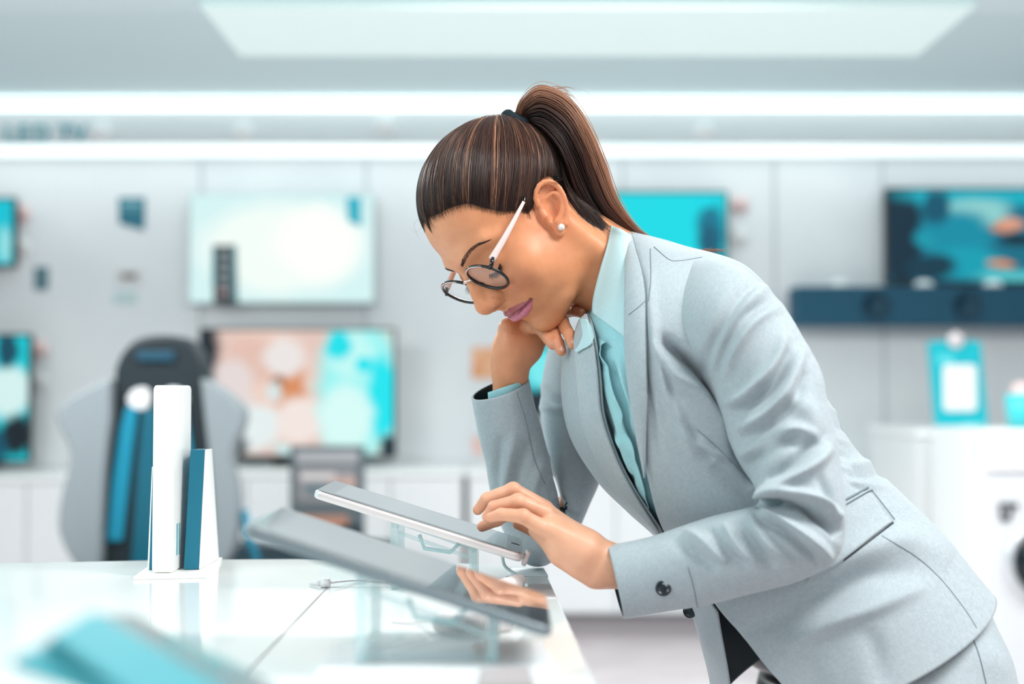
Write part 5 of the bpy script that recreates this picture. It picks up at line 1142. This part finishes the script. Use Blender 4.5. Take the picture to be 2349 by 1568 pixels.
def bar(nm, p, q, w, m, par):
    """square acrylic bar"""
    p, q = np.array(p), np.array(q); return tubeo(nm, [p, p * .5 + q * .5, q], w * .72, m, par, 4)
def build_tablet(Yn, depth, pl, pr, label, back=(222, 214, 214), th=.0085, glow=.30):
    """pl / pr: photo points of the near lower edge at left and right"""
    A = pt(*pl, Yn); B = pt(*pr, Yn); L = np.linalg.norm(B - A); x = (B - A) / L; y = np.array([0, 1., 0]); z = np.cross(x, y); z /= np.linalg.norm(z)
    if z[2] < 0: z = -z
    M = frame(A, x, y, z); e = empty('tablet', A)
    bm = bmesh.new(); prism(bm, rrect(0, L, 0, depth, .010, 8), 0, th, 'z', M); bm_obj('case', bm, mat('tablet_case', back, .25, .3), e, bevel=.0028, seg=5)
    bm = bmesh.new(); prism(bm, rrect(.002, L - .002, .002, depth - .002, .009, 8), th - .0002, th + .0006, 'z', M); s = bm_obj('front_glass', bm, mat('front_glass', (4, 8, 11), .015, spec=1.0, Coat_Weight=1.0, IOR=2.1), e)
    bm = bmesh.new(); prism(bm, rrect(.018, L - .018, .010, depth - .010, .002, 3), th + .0006, th + .0008, 'z', M); bm_obj('display', bm, mat('display_reflection_glow', (8, 14, 18), .015, spec=1.0, Coat_Weight=1.0, IOR=2.1, emit=(196, 212, 216), es=glow), e)  # emission stands in for pale reflections on the dark display
    o = lathe('home_button', [(0, .0003), (.005, .0003), (.0055, 0), (0, 0)], mat('btn', (40, 46, 50), .2), e, 24, M @ Matrix.Translation((L - .009, depth / 2, th + .0006)))
    reloc(e); tag(e, label, 'tablet'); return e, M, L
def build_stand(Y0, Y1, pxs, pys, label, M, L, depth, z0=TZ):
    """clear acrylic stand: two side frames and cross bars under the tablet"""
    ac = mat('clear_acrylic', (206, 238, 242), .03, spec=.6, Alpha=.30, Coat_Weight=.6); e = empty('tablet_stand', tuple(ptz(pxs[1], 1335, TZ)))
    xs = [X(pxs[0], Y0), X(pxs[1], Y0)]
    def under(x, y):  # underside height of the tablet at x
        Mi = M.inverted(); A = M @ Vector((0, 0, 0)); Bq = M @ Vector((L, 0, 0)); t = (x - A.x) / (Bq.x - A.x); return A.z + (Bq.z - A.z) * t - .0015
    w = .004
    for x in xs:
        z = under(x, 0); bm = bmesh.new()
        for (ya, yb, za, zb) in ((Y0, Y0 + .010, z0, z), (Y1 - .010, Y1, z0, z), (Y0 + .010, Y1 - .010, z0, z0 + .006), (Y0 + .010, Y1 - .010, z - .008, z)): box(bm, x - w, x + w, ya, yb, za, zb)
        bm_obj('side_frame', bm, ac, e, bevel=.001)
    for y in (Y0 + .004, Y1 - .006):
        za, zb = under(xs[0], 0) - .010, under(xs[1], 0) - .010; bm = bmesh.new(); v = []
        for x, z in ((xs[0] + w, za), (xs[1] - w, zb)):
            v += [bm.verts.new((x, y, z - .004)), bm.verts.new((x, y + .005, z - .004)), bm.verts.new((x, y + .005, z)), bm.verts.new((x, y, z))]
        for k in range(4): bm.faces.new((v[k], v[(k + 1) % 4], v[4 + (k + 1) % 4], v[4 + k]))
        bm.faces.new(v[:4]); bm.faces.new(v[4:]); bm_obj('cross_bar', bm, ac, e)
    bm = bmesh.new(); box(bm, xs[0] + w, xs[1] - w, Y0 + .011, Y1 - .011, z0 + .0008, z0 + .0048); bm_obj('shelf', bm, ac, e, bevel=.001)
    # catch that holds the security sensor
    xm = xs[0] * .42 + xs[1] * .58; z = under(xm, 0); P = [(xm - .022, Y0 + .02, z - .001), (xm - .017, Y0 + .02, z - .015), (xm + .010, Y0 + .02, z - .019), (xm + .022, Y0 + .02, z - .007)]
    tubeo('catch', P, .0022, mat('acrylic_edge', (160, 226, 232), .05, Alpha=.42), e, 6)
    reloc(e); tag(e, label, 'tablet stand'); return e
def coil(pts, r, turns, wire, n=900):
    P = catmull(pts, n); T = np.gradient(P, axis=0); T /= np.linalg.norm(T, axis=1)[:, None]; u = np.cross(T, (0, 0, 1.)); u /= np.linalg.norm(u, axis=1)[:, None]; v = np.cross(T, u); a = np.linspace(0, turns * 2 * math.pi, n)[:, None]
    env = np.clip(np.minimum(np.linspace(0, 1, n), 1 - np.linspace(0, 1, n)) / .06, 0, 1)[:, None]
    return P + (u * np.cos(a) + v * np.sin(a)) * r * env
def build_cable(label, pts, tail, head, r=.0075):
    wm = mat('cable_white', (236, 230, 230), .35); e = empty('coiled_cable', pts[0]); V, F = tube_arrays(coil(pts, r, 34, 0), .0017, 6); link('coil', mesh('coil', V, F), wm, e)
    tubeo('lead', catmull(tail, 30), .0016, mat('cable_clear', (206, 232, 236), .2), e, 8); tubeo('lead', catmull(head, 30), .0015, wm, e, 8)
    reloc(e); tag(e, label, 'cable'); return e
def build_devices():
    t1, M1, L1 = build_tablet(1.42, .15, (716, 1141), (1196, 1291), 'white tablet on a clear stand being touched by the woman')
    build_stand(1.45, 1.545, (905, 1085), None, 'clear acrylic stand under the tablet the woman touches', M1, L1, .16)
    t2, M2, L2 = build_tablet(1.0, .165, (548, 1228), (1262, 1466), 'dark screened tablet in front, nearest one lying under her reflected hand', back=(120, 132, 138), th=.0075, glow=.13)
    build_stand(1.015, 1.13, (830, 1130), None, 'blurred clear stand under the nearer dark screened tablet', M2, L2, .165, TZ + .0085)
    # security sensor at the end of the first tablet
    c = np.array(M1 @ Vector((L1 + .004, .03, .004))); o = boxo('sensor_tag', -.0025, .0025, -.007, .007, -.009, .007, mat('sensor_white', (226, 218, 218), .3), None, .002, Matrix.Translation(c) @ Matrix.Rotation(.35, 4, 'Y')); tag(o, 'small white security sensor at the right end of the touched tablet', 'sensor')
    zc = TZ + .0095
    build_cable('white coiled security cable beside the touched tablet stand', [ptz(1082, 1362, zc), ptz(1120, 1356, zc), ptz(1160, 1346, zc), ptz(1196, 1334, zc)],
        [ptz(1196, 1334, zc), ptz(1208, 1342, zc), pt(1196, 1325, 1.45), pt(1160, 1300, 1.46), M1 @ Vector((L1 - .02, .03, -.001))], [ptz(1082, 1362, zc), ptz(1060, 1366, TZ + .003), ptz(1020, 1372, TZ + .0018)])
    build_cable('white coiled cable lying under the nearer dark screened tablet', [ptz(1000, 1424, zc), ptz(1060, 1432, zc), ptz(1120, 1428, zc), ptz(1180, 1416, zc)],
        [ptz(1180, 1416, zc), ptz(1215, 1408, TZ + .004), ptz(1240, 1400, TZ + .002)], [ptz(1000, 1424, zc), ptz(960, 1426, TZ + .003), ptz(900, 1424, TZ + .0018)])
    # base plate and block under the near stand
    P = [ptz(x, y, TZ + .008) for x, y in ((770, 1472), (1245, 1468), (1290, 1560), (1100, 1590), (700, 1575))]
    e = empty('stand_base', tuple(P[0])); bm = bmesh.new(); prism(bm, [(p[0], p[1]) for p in P], TZ + .0003, TZ + .008, 'z'); bm_obj('plate', bm, mat('frosted_plate', (232, 236, 238), .3), e, bevel=.002)
    P = [ptz(x, y, TZ + .03) for x, y in ((1100, 1500), (1215, 1496), (1230, 1530), (1090, 1534))]; bm = bmesh.new(); prism(bm, [(p[0], p[1]) for p in P], TZ + .008, TZ + .022, 'z'); bm_obj('control_box', bm, mat('grey_box', (168, 162, 164), .4), e, bevel=.003)
    reloc(e); tag(e, 'frosted base plate with a grey box in front of the nearer tablet stand', 'base plate')
    # plug on the counter
    e = empty('cable_plug', tuple(ptz(735, 1334, TZ))); M = None; a = ptz(757, 1336, TZ + .005); b = ptz(736, 1337, TZ + .0045); c = ptz(712, 1338, TZ + .002)
    wm = mat('plug_white', (222, 220, 222), .35); tubeo('plug_body', [a, a * .5 + b * .5, b], .0048, wm, e, 14); tubeo('plug_tip', [b, b * .5 + c * .5, c], [.0032, .0024, .0016], wm, e, 10)
    tubeo('lead', catmull([a, ptz(790, 1332, TZ + .004), ptz(830, 1330, TZ + .0016), ptz(900, 1334, TZ + .0016)], 20), .0013, wm, e, 6)
    reloc(e); tag(e, 'small white cable plug lying at the joint of the counter top', 'plug')
    # teal folio case at the bottom left, close to the camera
    tm = mat('folio_teal', (70, 160, 172), .5); sm = mat('folio_screen', (110, 134, 138), .12); dk = mat('folio_dark', (20, 84, 100), .6)
    e = empty('tablet_folio', tuple(pt(300, 1568, .66)))
    def slab(nm, P4, thick, m):
        P4 = [np.array(p) for p in P4]; n = np.cross(P4[1] - P4[0], P4[3] - P4[0]); n /= np.linalg.norm(n); n = n if n[2] < 0 else -n
        bm = bmesh.new(); v = [bm.verts.new(p) for p in P4] + [bm.verts.new(p + n * thick) for p in P4]
        for f in ((0, 1, 2, 3), (7, 6, 5, 4), (0, 4, 5, 1), (1, 5, 6, 2), (2, 6, 7, 3), (3, 7, 4, 0)): bm.faces.new([v[i] for i in f])
        return bm_obj(nm, bm, m, e, bevel=.0025, seg=4)
    slab('cover_flap', [pt(118, 1452, .60), pt(360, 1630, .60), pt(560, 1600, .655), pt(216, 1396, .655)], .006, tm)
    slab('rear_cover', [pt(22, 1506, .585), pt(300, 1600, .585), pt(380, 1630, .615), pt(116, 1458, .612)], .006, tm)
    slab('device', [pt(226, 1404, .660), pt(590, 1622, .660), pt(700, 1600, .74), pt(300, 1404, .74)], .007, sm)
    reloc(e); tag(e, 'teal folio cover with a grey screen at the bottom left corner, closest to the camera', 'tablet case')
def build_stool():
    e = empty('bar_stool', (X(1950, 1.87), 1.87, 0)); cx, cy = X(1950, 1.87), 1.87; bk = mat('stool_black', (8, 18, 24), .35)
    M = Matrix.Translation((cx, cy, 0)); zt = Z(1486, 1.75)
    lathe('seat', [(0, zt - .05), (.12, zt - .05), (.145, zt - .035), (.15, zt - .018), (.14, zt - .004), (.11, zt), (0, zt)], bk, e, 48, M)
    lathe('seat_ring', [(0, zt - .09), (.10, zt - .09), (.125, zt - .075), (.12, zt - .055), (0, zt - .05)], bk, e, 40, M)
    tubeo('column', [(cx, cy, .03), (cx, cy, zt - .08)], .022, mat('chrome', (200, 204, 206), .15, 1), e, 16); lathe('foot_plate', [(0, 0), (.19, 0), (.19, .012), (.05, .03), (0, .03)], mat('chrome2', (190, 194, 196), .2, 1), e, 48, M)
    reloc(e); tag(e, 'black padded bar stool mostly hidden behind the hem of the grey jacket', 'stool')
build_room(); build_displays(); build_furniture(); build_counter(); build_router(); build_devices(); build_stool()
person = empty('person', (.62, 1.53, 0))
tag(person, 'woman in pale grey suit, aqua shirt and round glasses, chin on hand, touching a tablet', 'person')
build_body(person); build_hair(person); build_nails(person); build_face_hair(person); build_clothes(person); build_glasses(person)
reloc(person)
w = bpy.data.worlds.new('world'); bpy.context.scene.world = w; w.use_nodes = True; w.node_tree.nodes['Background'].inputs[0].default_value = (.8, .9, 1, 1); w.node_tree.nodes['Background'].inputs[1].default_value = .3
cam = bpy.data.cameras.new('camera'); co = bpy.data.objects.new('camera', cam); C.objects.link(co)
co.location = (0, 0, CAMH); co.rotation_euler = (math.pi / 2 + PITCH, 0, 0)
cam.sensor_width = 36; cam.lens = 50; cam.clip_start = .05
bpy.context.scene.camera = co
sc = bpy.context.scene; sc.view_settings.view_transform = 'Standard'; sc.view_settings.look = 'None'; sc.view_settings.gamma = 1
sc.view_settings.exposure = 0.02
cam.dof.use_dof = True; cam.dof.focus_distance = 1.50; cam.dof.aperture_fstop = 50 / 19.
sc.cycles.max_bounces = 10; sc.cycles.caustics_reflective = False; sc.cycles.caustics_refractive = False
